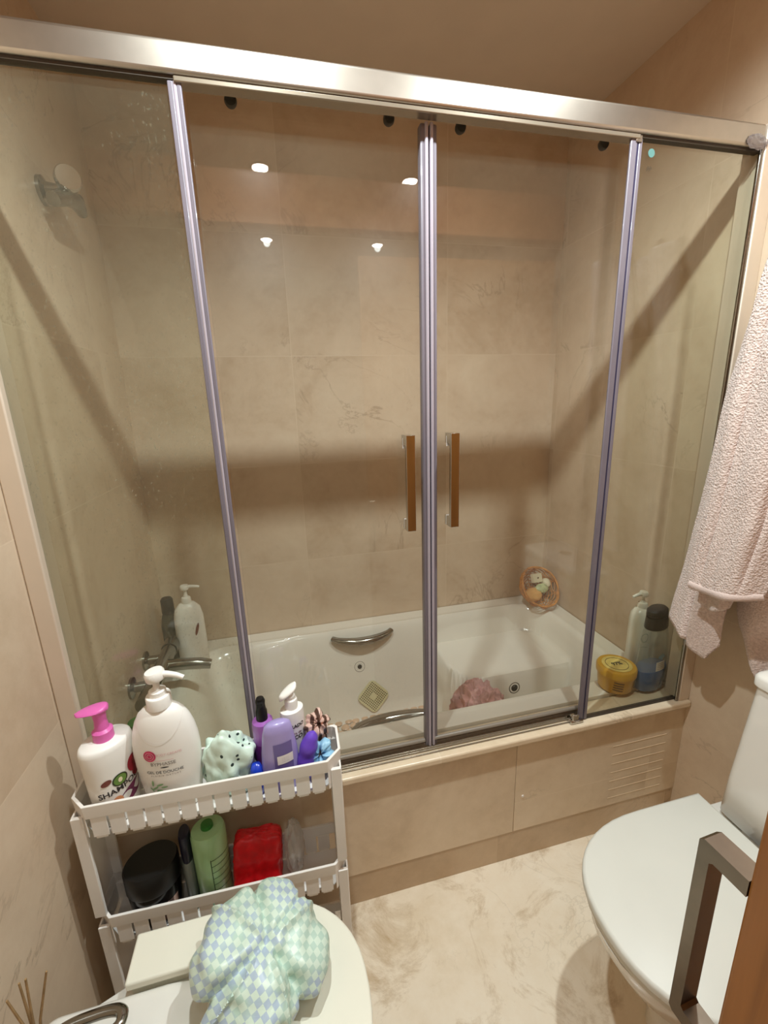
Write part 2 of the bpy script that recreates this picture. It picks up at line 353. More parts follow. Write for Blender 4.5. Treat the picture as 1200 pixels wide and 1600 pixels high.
def dotted_cloth():
    m, nt, out = new_mat('mint_dotted_film'); L = nt.links
    tc = N(nt, 'ShaderNodeTexCoord')
    vo = N(nt, 'ShaderNodeTexVoronoi', Scale=52, Randomness=.6); L.new(tc.outputs['Object'], vo.inputs['Vector'])
    st = N(nt, 'ShaderNodeMath', _operation='LESS_THAN'); st.inputs[1].default_value = .19; L.new(vo.outputs['Distance'], st.inputs[0])
    mx = N(nt, 'ShaderNodeMix', _data_type='RGBA'); mx.inputs['A'].default_value = lin((214,234,220))+(1,); mx.inputs['B'].default_value = lin((40,56,52))+(1,)
    L.new(st.outputs[0], mx.inputs['Factor'])
    b = N(nt, 'ShaderNodeBsdfPrincipled', Roughness=.4); L.new(mx.outputs['Result'], b.inputs['Base Color'])
    n2 = N(nt, 'ShaderNodeTexNoise', Scale=20, Detail=2, Distortion=.5); L.new(tc.outputs['Object'], n2.inputs['Vector'])
    bp = N(nt, 'ShaderNodeBump', Strength=.5, Distance=.012); L.new(n2.outputs['Fac'], bp.inputs['Height']); L.new(bp.outputs[0], b.inputs['Normal'])
    L.new(b.outputs[0], out.inputs['Surface']); return m
M['mint'] = dotted_cloth()
def striped(name, c1, c2, scale):
    m, nt, out = new_mat(name); L = nt.links
    tc = N(nt, 'ShaderNodeTexCoord'); w = N(nt, 'ShaderNodeTexWave', Scale=scale, Distortion=2); L.new(tc.outputs['Object'], w.inputs['Vector'])
    r = N(nt, 'ShaderNodeValToRGB'); r.color_ramp.elements[0].color = lin(c1)+(1,); r.color_ramp.elements[1].color = lin(c2)+(1,)
    r.color_ramp.elements[0].position = .4; r.color_ramp.elements[1].position = .6
    L.new(w.outputs['Fac'], r.inputs['Fac'])
    b = N(nt, 'ShaderNodeBsdfPrincipled', Roughness=.4); L.new(r.outputs['Color'], b.inputs['Base Color']); L.new(b.outputs[0], out.inputs['Surface']); return m
M['scr'] = striped('brown_pink_satin', (84,58,48), (222,186,172), 20)

# ------------------------------------------------------------------ shapes
def blob(rx, ry, rz, sub=5, amp=.2, sc=3., ridged=False, flat=None, seed=0, uvp=None, creases=(), power=2, fine=.35):
    """crumpled rounded lump; creases = (centre dir, plane normal, width, depth)"""
    bm = bmesh.new(); bmesh.ops.create_icosphere(bm, subdivisions=sub, radius=1)
    mb = MB(); off = Vector((seed*3.7, seed*1.3, seed*2.1))
    vs = []
    for v in bm.verts:
        d = v.co.normalized()
        if ridged: n = (1-abs(noise.noise(d*sc+off))*2.2)*.6 + fine*((1-abs(noise.noise(d*sc*2.3+off))*2)*.9) - .3
        else: n = noise.noise(d*sc+off)*1.2+fine*noise.noise(d*sc*2.4+off)
        k = 1+amp*n
        for cdir, nrm, w, h in creases:
            a_ = d.dot(cdir)
            if a_ > 0: k += h*math.exp(-(d.dot(nrm)/w)**2)*min(1, a_*1.8)
        if power != 2: k *= (abs(d.x)**power+abs(d.y)**power+abs(d.z)**power)**(-1/power)
        p = Vector((d.x*rx*k, d.y*ry*k, d.z*rz*k))
        if flat is not None and p.z < flat: p.z = flat+(p.z-flat)*.08
        vs.append(p)
    fs = [tuple(v.index for v in f.verts) for f in bm.faces]
    bm.free(); mb.add(vs, fs)
    if uvp: mb.uv = [(p.x, p.y*uvp[0]+p.z*uvp[1]) for p in vs]
    return mb

def text_geo(body, size, bold=0, shear=0):
    cu = bpy.data.curves.new('txt', 'FONT'); cu.body = body; cu.size = size; cu.align_x = 'CENTER'; cu.align_y = 'CENTER'; cu.resolution_u = 3
    cu.offset = bold; cu.shear = shear
    o = bpy.data.objects.new('txt', cu); C.objects.link(o)
    dg = bpy.context.evaluated_depsgraph_get(); dg.update()
    me = o.evaluated_get(dg).to_mesh()
    vs = [(v.co.x, v.co.y) for v in me.vertices]; fs = [tuple(p.vertices) for p in me.polygons]
    o.evaluated_get(dg).to_mesh_clear()
    bpy.data.objects.remove(o); bpy.data.curves.remove(cu)
    return vs, fs
def disc2d(r, n=28, sx=1, sy=1, ang=0):
    vs = [(0, 0)]+[(r*sx*cos(2*PI*i/n), r*sy*sin(2*PI*i/n)) for i in range(n)]
    ca, sa = cos(ang), sin(ang)
    return [(x*ca-y*sa, x*sa+y*ca) for x, y in vs], [(0, i+1, (i+1) % n+1) for i in range(n)]
def rect2d(w, h, nx=10, ny=1):
    vs = [(-w/2+w*i/nx, -h/2+h*j/ny) for j in range(ny+1) for i in range(nx+1)]
    fs = [(j*(nx+1)+i, j*(nx+1)+i+1, (j+1)*(nx+1)+i+1, (j+1)*(nx+1)+i) for j in range(ny) for i in range(nx)]
    return vs, fs
def at2(geo, u, v, rot=0):
    ca, sa = cos(rot), sin(rot)
    return [(x*ca-y*sa+u, x*sa+y*ca+v) for x, y in geo[0]], geo[1]
def wrap(geo, prof, a, b, p=2.0, lift=.0007):
    """wraps flat (u along the girth, v = height) on a lathe body, front = local -Y"""
    mb = MB(); vs = []
    for u, v in geo[0]:
        r = prof[-1][0]
        for (r0, z0), (r1, z1) in zip(prof, prof[1:]):
            if z0 <= v <= z1 and z1 > z0: r = r0+(r1-r0)*(v-z0)/(z1-z0); break
        A, B = r*a, r*b
        t = 0; step = u/24
        for _ in range(24):                       # walk along the ellipse
            t += step/math.sqrt((A*cos(t))**2+(B*sin(t))**2)
        q = 1
        if p != 2: q = (abs(sin(t))**p+abs(cos(t))**p)**(-1/p)
        nx, ny = sin(t)/A, -cos(t)/B; l = math.hypot(nx, ny)
        vs.append((A*sin(t)*q+nx/l*lift, -B*cos(t)*q+ny/l*lift, v))
    return mb.add(vs, geo[1])
def rrect(w, d, r, n=6, cx=0, cy=0):
    pts = []
    for sx, sy, a0 in ((1,1,0),(-1,1,90),(-1,-1,180),(1,-1,270)):
        for i in range(n+1):
            t = math.radians(a0+90*i/n)
            pts.append((cx+sx*(w/2-r)+r*cos(t), cy+sy*(d/2-r)+r*sin(t)))
    return pts
def arc(cx, cy, r, a0, a1, n):
    return [(cx+r*cos(math.radians(a0+(a1-a0)*i/n)), cy+r*sin(math.radians(a0+(a1-a0)*i/n))) for i in range(n+1)]

W, D, HC, HZ = 1.70, .779, .458, 2.389
# ------------------------------------------------------------------ setting
YB = -2.6
struct(MB().box(-.12, W+.12, YB-.1, D+.12, -.1, 0).build('floor', M['floor']))
struct(MB().box(-.12, W+.12, YB-.1, D+.12, HZ, HZ+.1).build('ceiling', M['ceil']))
struct(MB().box(-.12, 0, YB, D, 0, HZ).build('wall_left', M['wall_lf']))
struct(MB().box(W, W+.12, YB, D, 0, HZ).build('wall_right', M['wall_yz']))
struct(MB().box(-.12, W+.12, D, D+.12, 0, HZ).build('wall_back', M['wall_xz']))
struct(MB().box(-.12, W+.12, YB-.1, YB, 0, HZ).build('wall_front', M['paint']))
# bath surround: apron, skirting, stone ledge under the screen
struct(MB().box(0, 1.1, -.031, .0, .1085, .428).build('wall_tub', M['apron'], bevel=.0008))
struct(MB().box(0, W, -.029, .0, 0, .1075).build('baseboard_tub', M['skirt'], bevel=.0008))
MBc = MB().box(0, W, -.047, .045, .436, HC)
struct(MBc.build('trim_1', M['curb'], bevel=.006, seg=3))
struct(MB().box(0, W, -.036, .02, .4285, .4355).build('trim_2', M['apron'], bevel=.002))
# removable access panel with vent slots
t = thing('access_panel', 'beige stone access panel with vent slots in the bath front, beside the toilet', 'panel', (1.1015, -.031, .109))
ap = MB().box(0, W-1.1015, 0, .03, 0, .318)
ap.build('panel_slab', M['apron'], t, bevel=.0008)
for i in range(7):
    z = .3375-.0332*i-.109
    MB().box(.335, .536, -.0006, .004, z-.0014, z+.0014).build('vent_slot', pmat('slot_edge', (222,200,170), .5) if i == 0 else bpy.data.materials['slot_edge'], t)
MB().lathe([(.0, -.0012), (.004, -.001), (.004, .002)], 16, m=Matrix.Translation((.026, 0, .128)) @ Matrix.Rotation(PI/2, 4, 'X')).build('pull_hole', M['label'], t)
# wooden door header behind the viewer, door leaf on the right
struct(MB().box(0, W, -.80, -.755, 2.01, 2.17).build('trim_3', M['woodx'], bevel=.003))
a = math.radians(3)
dl = MB().box(0, .80, -.036, 0, .008, 1.93).build('door_1', M['wood'], bevel=.003, loc=(.852, -.772, 0), rot=(0, 0, a)); struct(dl)
hb = MB()
zt, zb, pr = 1.008, .782, .042
prof = [(0, zt), (pr-.004, zt), (pr, zt-.004), (pr, zb+.004), (pr-.004, zb), (0, zb), (0, zb+.017), (pr-.014, zb+.017), (pr-.011, zb+.02), (pr-.011, zt-.02), (pr-.014, zt-.017), (0, zt-.017)]
for qa, qb, qc, qd in ((0,1,10,11),(1,2,9,10),(2,3,8,9),(3,4,7,8),(4,5,6,7)):
    hb.loft([[(x, prof[q][0], prof[q][1]) for q in (qa, qb, qc, qd)] for x in (0, .021)], caps=(True, True))
hb.build('pull_handle', M['steel'], dl, smooth=True, angle=30)

# ------------------------------------------------------------------ ceiling spotlights
def spot(x, y, power, label, first=[None]):
    if first[0] is None:
        t = thing('ceiling_spotlight', label, 'ceiling light', (x, y, HZ), group='recessed ceiling spotlights')
        MB().lathe([(.036, 0), (.036, -.004), (.045, -.005), (.048, 0)], 32, caps=(False, False)).build('trim_ring', M['chrome'], t, smooth=True)
        MB().lathe([(.0, -.002), (.034, -.002)], 32, caps=(False, False)).build('lamp', emit_mat('lamp_glow', (1, .95, .88), 45), t)
        first[0] = t
    else:
        t = tree_copy(first[0]); t.location = (x, y, HZ); t['label'] = label
    l = bpy.data.lights.new('spot_lamp', 'SPOT'); l.energy = power; l.color = (.90, 1, 1); l.spot_size = math.radians(156); l.spot_blend = .9; l.shadow_soft_size = .02
    o = bpy.data.objects.new('spot_lamp', l); C.objects.link(o); o.location = (x, y, HZ-.02)
PW = 64
spot(.52, -.39, PW, 'recessed ceiling spotlight above the slim storage cart, left of the pair before the bath')
spot(1.2, -.39, PW, 'recessed ceiling spotlight above the toilet side, right of the pair before the bath')
spot(.53, -1.225, 4, 'recessed ceiling spotlight beyond the wooden header, left of the middle pair')
spot(1.2, -1.235, 4, 'recessed ceiling spotlight beyond the wooden header, right of the middle pair')
spot(.54, -2.07, 4, 'recessed ceiling spotlight at the far end behind the doorway, left one')
spot(1.237, -2.07, 4, 'recessed ceiling spotlight at the far end behind the doorway, right one')

# ------------------------------------------------------------------ shower screen
sc = thing('shower_screen', 'sliding glass shower screen with aluminium top rail along the bath edge', 'shower screen', (0, 0, HC))
def zz(z): return z-HC
rl = MB().box(0, 1.657, -.035, -.002, zz(1.9445), zz(1.992)).build('top_rail', M['alu'], sc, bevel=.006, seg=4)
MB().box(.387, 1.322, -.031, -.006, zz(1.935), zz(1.9445)).build('rail_lip', M['track'], rl, bevel=.002)
MB().box(.0, .387, -.028, -.012, zz(1.939), zz(1.9445)).build('rail_gasket', M['gasket'], rl)
MB().box(1.322, 1.657, -.028, -.012, zz(1.939), zz(1.9445)).build('rail_gasket', M['gasket'], rl)
blob(.026, .003, .014, 4, .45, 2.0, ridged=True, seed=4).build('film_scrap', M['film'], rl, smooth=True, loc=(1.632, -.037, zz(1.953)))
MB().box(0, .036, -.036, .02, .0, zz(1.944)).build('wall_profile', M['jamb'], sc, bevel=.003)
MB().box(1.66, W, -.036, .02, .0, zz(1.995)).build('wall_profile', M['jamb'], sc, bevel=.003)
MB().tube([(1.655, -.03, .002), (1.655, -.03, zz(1.943))], .005, 10).build('profile_bead', M['dchrome'], sc, smooth=True)
def pane(name, x0, x1, y, z0, z1, gm, parent):
    return MB().box(x0, x1, y-.003, y+.003, zz(z0), zz(z1)).build(name, M[gm], parent)
pane('fixed_pane', .036, .395, -.018, HC+.001, 1.9395, 'glass_foggy', sc)
rp_ = pane('fixed_pane', 1.314, 1.6595, -.018, HC+.001, 1.9395, 'glass_end', sc)
# round safety sticker and etched mark on the right fixed pane
MB().lathe([(0, 0), (.0085, 0), (.0085, .0006)], 24, m=Matrix.Translation((1.361, -.0212, zz(1.916))) @ Matrix.Rotation(PI/2, 4, 'X')).build('round_sticker', M['teal'], rp_)
mk = MB()
for k in range(6):
    mk.box(1.353+.0022*k, 1.3545+.0022*k, -.0214, -.0211, zz(1.881)+.002*(k % 3), zz(1.888)+.0015*((k*2) % 3))
mk.build('etched_mark', M['darkmark'], rp_)
MB().box(.0365, .387, -.024, -.012, 0.0005, .006).build('pane_foot_seal', M['gasket'], sc)
MB().box(1.318, 1.6595, -.024, -.012, 0.0005, .006).build('pane_foot_seal', M['gasket'], sc)
# vertical seals where fixed panes meet the doors
MB().box(.376, .3855, -.0275, -.0215, .004, zz(1.938)).box(.3905, .3985, -.0275, -.0215, .004, zz(1.938)).build('pane_edge_seal', M['seal'], sc, bevel=.002)
MB().tube([(.388, -.0245, .004), (.388, -.0245, zz(1.938))], .0034, 8).build('seal_bead', M['seal_bead'], sc, smooth=True)
MB().box(1.3215, 1.331, -.0275, -.0215, .004, zz(1.938)).box(1.301, 1.3175, -.0275, -.0215, .004, zz(1.938)).build('pane_edge_seal', M['seal'], sc, bevel=.002)
MB().box(1.3175, 1.3215, -.0265, -.0215, .004, zz(1.938)).build('seal_insert', M['seal_dark'], sc)
MB().box(1.312, 1.328, -.03, -.0205, zz(1.93), zz(1.943)).build('seal_cap', M['alu'], sc, bevel=.002)
def door(x0, x1, gm, hx, sx, lab):
    d = pane('sliding_door', x0, x1, .008, HC+.014, 1.944, gm, sc)
    d['label'] = lab
    MB().box(min(sx, sx+.0), max(sx, sx)+.0165, -.002, .018, .006, zz(1.934)).build('edge_seal', M['seal'], d, bevel=.003, seg=2)
    bx = sx+.0125 if hx < sx else sx+.004
    MB().tube([(bx, -.003, .008), (bx, -.003, zz(1.934))], .0038, 10).build('seal_bead', M['seal_bead'], d, smooth=True)
    MB().box(x0+.002, x1-.016, .0, .016, .003, .014).tube([(x0+.004, .0, .026), (x1-.018, .0, .026)], .006, 10).build('bottom_seal', M['seal_grey'], d, bevel=.002)
    h = MB().box(hx-.0105, hx+.0105, -.034, -.022, zz(1.105), zz(1.328)).box(hx-.0105, hx+.0105, -.022, .0045, zz(1.304), zz(1.328)).box(hx-.0105, hx+.0105, -.022, .0045, zz(1.105), zz(1.129))
    h = h.build('handle', M['chrome'], d, bevel=.0008)
    for z in (1.309, 1.118):
        MB().box(hx-.0107, hx+.0107, -.006, -.0035, zz(z-.012), zz(z+.012)).build('washer', M['label'], h)
    for rx in (x0+.075, x1-.075):
        MB().lathe([(.0, -.006), (.010, -.006), (.0115, 0), (.010, .006), (0, .006)], 24, m=Matrix.Translation((rx, .0175, zz(1.943))) @ Matrix.Rotation(PI/2, 4, 'X')).build('roller', M['rubber'], d, smooth=True)
door(.40, .848, 'glass_left', .792, .8315, 'left sliding glass door with square chrome handle')
door(.850, 1.342, 'glass_right', .899, .8505, 'right sliding glass door with square chrome handle')
tk = MB().box(.387, 1.28, -.026, -.0225, 0.0005, .004).box(.387, 1.28, -.016, -.0125, 0.0005, .006).box(.387, 1.28, -.007, -.0035, 0.0005, .005).build('bottom_track', M['track'], sc, bevel=.001)
g = MB().box(1.272, 1.315, -.036, -.006, .0005, .011).box(1.278, 1.300, -.034, -.0285, .011, .03).box(1.280, 1.298, -.0285, -.012, .011, .02).build('bottom_guide', M['chrome'], sc, bevel=.003)

# ------------------------------------------------------------------ bathtub
def sm(t): t = max(0, min(1, t)); return t*t*(3-2*t)
ox, oy, hx_, hy_, rad = .86, .405, .76, .292, .15
def sd(x, y, ox=ox, oy=oy, hx=hx_, hy=hy_, r=rad):
    qx, qy = abs(x-ox)-hx+r, abs(y-oy)-hy+r
    return math.hypot(max(qx, 0), max(qy, 0))+min(max(qx, qy), 0)-r
def tub_z(x, y):
    d = -sd(x, y)
    wl = .13 if x > .5 else .13+(.5-x)*.5
    z = .466-.366*sm(d/wl)**.85 if d > 0 else .466
    if d < 0: z = .466+.004*sm(1+d/.02)
    # raised seat at the right end, back half
    e = -sd(x, y, 1.40, .60, .31, .235, .13)
    if e > -.03: z = max(z, min(.36, .36-.27*sm((.0-e)/.03)))
    return z
nx, ny = 150, 84
X0, X1, Y0, Y1 = .003, 1.697, .047, .776
tb = MB()
for j in range(ny+1):
    for i in range(nx+1):
        x = X0+(X1-X0)*i/nx; y = Y0+(Y1-Y0)*j/ny
        tb.v.append((x, y, tub_z(x, y)))
for j in range(ny):
    for i in range(nx):
        k = j*(nx+1)+i; tb.f.append((k, k+1, k+nx+2, k+nx+1))
# outer skirt of the shell
per = [i for i in range(nx+1)]+[(j)*(nx+1)+nx for j in range(1, ny+1)]+[ny*(nx+1)+i for i in range(nx-1, -1, -1)]+[j*(nx+1) for j in range(ny-1, 0, -1)]
o = len(tb.v)
for k in per: tb.v.append((tb.v[k][0], tb.v[k][1], .012))
n = len(per)
for q in range(n):
    tb.f.append((per[q], o+q, o+(q+1) % n, per[(q+1) % n]))
tub = thing('bathtub', 'built-in white whirlpool bathtub behind the glass screen', 'bathtub', (0, 0, 0))
tb.build('tub_shell', M['acrylic'], tub, smooth=True, angle=60)
# chrome grips and jets
def grip(x0, x1, y, z, s):
    n = 18; pts = []; rr = []
    for i in range(n+1):
        t = i/n; pts.append((x0+(x1-x0)*t, y+s*.036*sin(PI*t)**.6, z-.010*sin(PI*t))); rr.append(.013+.007*sin(PI*t))
    return MB().tube(pts, rr, 14, flat=.8)
grip(.652, .905, .672, .448, -1).build('grip_handle', M['dchrome'], tub, smooth=True)
grip(.652, .908, .126, .450, 1).build('grip_handle', M['dchrome'], tub, smooth=True)
def jet(p, nrm):
    m = Matrix.Translation(p) @ Vector(nrm).to_track_quat('Z', 'Y').to_matrix().to_4x4()
    j = MB().lathe([(.0, .002), (.018, .002), (.022, .004), (.025, .002), (.0255, -.02)], 28, m=m).build('jet', M['jetgrey'], tub, smooth=True)
    MB().lathe([(0, .006), (.008, .006), (.010, .003), (.014, .0035), (.014, .001)], 24, m=m).build('jet_nozzle', M['rubber'], j, smooth=True)
jet((.757, .648, .313), (0, -.97, .24)); jet((1.32, .359, .299), (0, -1, .09))

# pebble bath mat on the tub floor
pm = MB(); random.seed(3)
for i in range(16):
    for j in range(10):
        x = .45+i*.036+random.uniform(-.005,.005)+(.018 if j % 2 else 0); y = .30+j*.031+random.uniform(-.004,.004)
        r = random.uniform(.014,.018)
        pm.lathe([(r*.6, .0), (r, .004), (r*.75, .008), (0, .0095)], 10, cx=x, cy=y)
pmo = pm.build('bath_mat', M['pebble'], smooth=True, loc=(0, 0, .1045)); tag(pmo, 'peach pebble-textured bath mat on the bottom of the tub', 'bath mat')
# beige perforated strainer stuck on the back slope of the tub
st = thing('drain_strainer', 'beige perforated diamond-shaped strainer on the far inner slope of the tub', 'strainer', (.803, .606, .188), rot=(math.radians(72), 0, 0))
sq = [(x*cos(PI/4)-y*sin(PI/4), x*sin(PI/4)+y*cos(PI/4)) for x, y in rrect(.105, .105, .022)]
MB().prism(sq, 0, .004).build('plate', M['beige_pl'], st, bevel=.001)
dt = MB()
for i in range(11):
    for j in range(11):
        u, v = (i-5)*.0082, (j-5)*.0082
        if abs(u)+abs(v) < .018 and abs(u) < .012 and abs(v) < .012: continue
        x, y = u*cos(PI/4)-v*sin(PI/4), u*sin(PI/4)+v*cos(PI/4)
        dt.lathe([(.0031, .0042), (0, .0048)], 6, cx=x, cy=y)
dt.build('perforations', M['hole'], st)
# crumpled pink bundle in the tub
o = blob(.10, .085, .145, 6, .26, 2.6, ridged=True, seed=5, fine=.5).build('mesh_bundle', M['pinkcloth'], smooth=True, loc=(1.122, .265, .262)); tag(o, 'crumpled dusty pink bath bundle lying in the tub below the seat', 'bath sponge')

# ------------------------------------------------------------------ generic pump bottle pieces
def pump_head(parent, mat, z, rc=.018, hc=.02, stem=.028, spout=.05, ang=0, head=.017, droop=.008, rs=.006):
    m = Matrix.Rotation(ang, 4, 'Z')
    MB().lathe([(rc, z), (rc, z+hc*.7), (rc*.85, z+hc), (rc*.5, z+hc*1.15), (rc*.42, z+hc*1.5)], 28).build('collar', mat, parent, smooth=True)
    p = MB().lathe([(rs, z+hc), (rs, z+hc+stem)], 14)
    zt = z+hc+stem
    p.lathe([(rs, zt-.002), (head*.9, zt), (head, zt+.004), (head, zt+.012), (head*.85, zt+.016), (0, zt+.0175)], 28)
    pts = [m @ Vector((head*.6+spout*t, 0, zt+.009-droop*t*t)) for t in [i/8 for i in range(9)]]
    p.tube(pts, [.0065-.002*i/8 for i in range(9)], 12)
    p.build('pump', mat, parent, smooth=True)

# ---- cart
cz = .655
cart = thing('storage_cart', 'slim white three-tier plastic storage cart standing between bidet and bath', 'storage cart', (.311, -.121, 0), -1.8)
Lh, dh, ch = .268, .053, .03
def plan(l, d, c): return [(-l+c, -d), (l-c, -d), (l, -d+c), (l, d-.006), (l-.006, d), (-l+.006, d), (-l, d-.006), (-l, -d+c)]
def tray(zr, name='tray'):
    mb = MB(); P = plan(Lh, dh, ch); Q = plan(Lh-.004, dh-.004, ch-.002)
    # rim band: outer, top, inner
    mb.loft([[(x, y, zr-.03) for x, y in P], [(x*1.006, y*1.03, zr-.004) for x, y in P], [(x*1.006, y*1.03, zr) for x, y in P], [(x, y, zr) for x, y in Q], [(x, y, zr-.03) for x, y in Q], [(x, y, zr-.03) for x, y in P]], caps=(False, False))
    # slats, front and back
    n = 14; step = (2*(Lh-ch)-.01)/n
    for y in (-dh+.0015, dh-.0045):
        for i in range(n):
            x = -Lh+ch+.005+step*i
            mb.prism([(x+.0022, y), (x+step-.0022, y), (x+step-.0022, y+.003), (x+.0022, y+.003)], zr-.078, zr-.03)
            mb.prism([(x+.006, y+.0008), (x+step-.006, y+.0008), (x+step-.006, y+.0038), (x+.006, y+.0038)], zr-.083, zr-.078)
    mb.prism([(x*.97, y*.93) for x, y in Q], zr-.079, zr-.0755)          # bottom plate
    for s in (-1, 1):                                                    # closed ends
        mb.box(s*(Lh-.002)-.002, s*(Lh-.002)+.002, -dh+ch, dh-.006, zr-.076, zr-.03)
        xa, xb = s*(Lh-ch), s*Lh
        mb.prism([(xa, -dh), (xb, -dh+ch), (xb-s*.004, -dh+ch), (xa, -dh+.004)], zr-.076, zr-.03)
    return mb.build(name, M['white_pl'], cart, bevel=.0008)
for zr in (cz, .366, .098): tray(zr)
for s in (-1, 1):
    for k, (za, zb2) in enumerate(((.02, .068), (.098, .336), (.366, .625))):
        mb = MB()
        mb.box(s*(Lh-.012)-.011, s*(Lh-.012)+.011, -dh+.004, -dh+.012, za, zb2).box(s*(Lh-.002)-.002, s*(Lh-.002)+.002, -dh+.010, dh-.002, za, zb2)
        mb.box(s*(Lh-.012)-.011, s*(Lh-.012)+.011, dh-.010, dh-.003, za, zb2)
        mb.build('end_panel', M['white_pl'], cart, bevel=.001)
    for y in (-.03, .03):
        MB().lathe([(0, -.008), (.012, -.008), (.0125, 0), (.012, .008), (0, .008)], 20, m=Matrix.Translation((s*.22, y, .0125)) @ Matrix.Rotation(PI/2, 4, 'X')).build('caster', M['rubber'], cart, smooth=True)
TZ = cz-.0755+.0005      # inside the top tray
T2 = .366-.0755+.0005

# ---- shampoo with pink pump
b = thing('shampoo_bottle', 'white shampoo bottle with pink pump at the left end of the cart top', 'bottle', (.113, -.118, TZ), 42)
pr_ = [(.036, 0), (.041, .004), (.0425, .03), (.045, .08), (.0475, .14), (.049, .172), (.047, .18), (.043, .184)]
MB().lathe(pr_+[(.012, .1875)], 56, 1, .78).build('bottle_body', M['bottle_wt'], b, smooth=True, angle=50)
MB().lathe([(.0185, .185), (.0185, .205), (.013, .21), (.011, .228), (.0125, .245), (.014, .25)], 32).build('pump_collar', M['pink'], b, smooth=True)
ph = MB(); q = Matrix.Rotation(math.radians(-42+182), 4, 'Z')
rings = []
for i in range(13):
    t = i/12; x = -.017+.058*t; w = .018*math.sqrt(max(0, 1-(max(0, t-.3)/.7)**2))*(math.sqrt(1-((.3-t)/.32)**2) if t < .3 else 1)+.0012
    rings.append([q @ Vector((x, w*cos(2*PI*j/14), .254-.006*t*t+.0065*sin(2*PI*j/14)*(1-.5*t))) for j in range(14)])
ph.loft(rings).build('pump_head', M['pink'], b, smooth=True, angle=60)
PA = dict(prof=pr_, a=1, b=.78)
def prt(parent, name, mat, geo, **kw): return wrap(geo, **kw).build(name, M[mat], parent)
prt(b, 'lettering', 'ink', at2(text_geo('SHAMPOO', .0175, .0003), .000, .084, .10), **PA)
prt(b, 'kiwi_picture', 'kiwid', at2(disc2d(.0145, sx=1, sy=.95), .0, .104), **PA)
prt(b, 'kiwi_flesh', 'kiwi', at2(disc2d(.0118, sx=1, sy=.95), .0, .104), lift=.0011, **PA)
prt(b, 'kiwi_core', 'cream', at2(disc2d(.0048, sx=.8, sy=1.2), .0, .104), lift=.0015, **PA)
prt(b, 'nut_picture', 'brownp', at2(disc2d(.009, sx=1.1, sy=.7), -.024, .109, .4), **PA)
prt(b, 'berry_picture', 'berry', at2(disc2d(.016, sx=.9, sy=1.2), .032, .118), **PA)
prt(b, 'berry_picture', 'berry', at2(disc2d(.012, sx=1, sy=1), .038, .096), **PA)
prt(b, 'fruit_slice', 'plum', at2(disc2d(.027, sx=1.15, sy=.6), .022, .060, .35), **PA)
prt(b, 'orange_slice', 'orange', at2(disc2d(.011, sx=.9, sy=1.1), -.010, .057), lift=.0011, **PA)

# ---- large shower gel
b = thing('shower_gel_bottle', 'large white shower gel bottle with white pump and pink round emblem', 'bottle', (.2245, -.12, TZ), -5)
g_ = [(.047, 0), (.053, .004), (.0565, .03), (.061, .07), (.0645, .11), (.0655, .14), (.064, .165), (.0595, .19), (.053, .21), (.044, .226), (.033, .237), (.021, .242)]
MB().lathe(g_, 64, 1, .58).build('bottle_body', M['bottle_wt'], b, smooth=True, angle=60)
ln = []
for i in range(41):
    t = -1+2*i/40; u = .054*t; v = .176+.046*t*t+.012*t**4
    ln.append((u, v))
gm_ = [(u, v) for u, v in ln]+[(u, v+.0016) for u, v in ln]
prt(b, 'shoulder_line', 'label', (gm_, [(i, i+1, 42+i, 41+i) for i in range(40)]), prof=g_, a=1, b=.58, lift=.0012)
MB().lathe([(.0215, .238), (.0235, .240), (.0235, .262), (.0222, .2645), (.0165, .2655), (.0160, .275), (.0125, .2775)], 36).build('pump_collar', M['bottle_wt'], b, smooth=True, angle=30)
p = MB().lathe([(.0062, .27), (.0062, .30)], 16)
m_ = Matrix.Translation((.002, 0, .298)) @ Matrix.Rotation(math.radians(-8), 4, 'Y')
p.lathe([(.006, 0), (.017, .001), (.019, .005), (.019, .016), (.0165, .0205), (0, .0215)], 32, m=m_)
p.tube([(.012+.044*t, -.006*t, .31-.008*t*t-.006*max(0, t-.7)) for t in [i/10 for i in range(11)]], [.0068-.0022*i/10 for i in range(11)], 14)
p.build('pump_head', M['bottle_wt'], b, smooth=True)
GA = dict(prof=g_, a=1, b=.58)
prt(b, 'emblem', 'magenta', at2(disc2d(.0125), -.0215, .150), **GA)
for rr in (.008, .004):
    prt(b, 'emblem_ring', 'inkpale', ([( -.0215+(rr+dr)*cos(2*PI*i/24), .150+(rr+dr)*sin(2*PI*i/24)) for dr in (0, .0009) for i in range(24)], [(i, (i+1) % 24, 24+(i+1) % 24, 24+i) for i in range(24)]), lift=.0012, **GA)
prt(b, 'emblem_caption', 'inkpale', at2(text_geo('BODY-CREAMS', .0072), .015, .1515), **GA)
prt(b, 'small_print', 'inkpale', at2(rect2d(.034, .0008, 12, 1), .006, .1385), **GA)
prt(b, 'brand_lettering', 'inkgrey', at2(text_geo('BYPHASSE', .0108, .0001), .002, .1300), **GA)
prt(b, 'brand_flourish', 'ink', at2(disc2d(.008, sx=1, sy=.16), .004, .1215), **GA)
prt(b, 'product_lettering', 'ink', at2(text_geo('GEL DE DOUCHE', .0092), .0025, .110), **GA)
prt(b, 'small_lettering', 'inkgrey', at2(text_geo('P L A I S I R   N A T U R E', .0052), .003, .1015), **GA)
lf = [[], []]
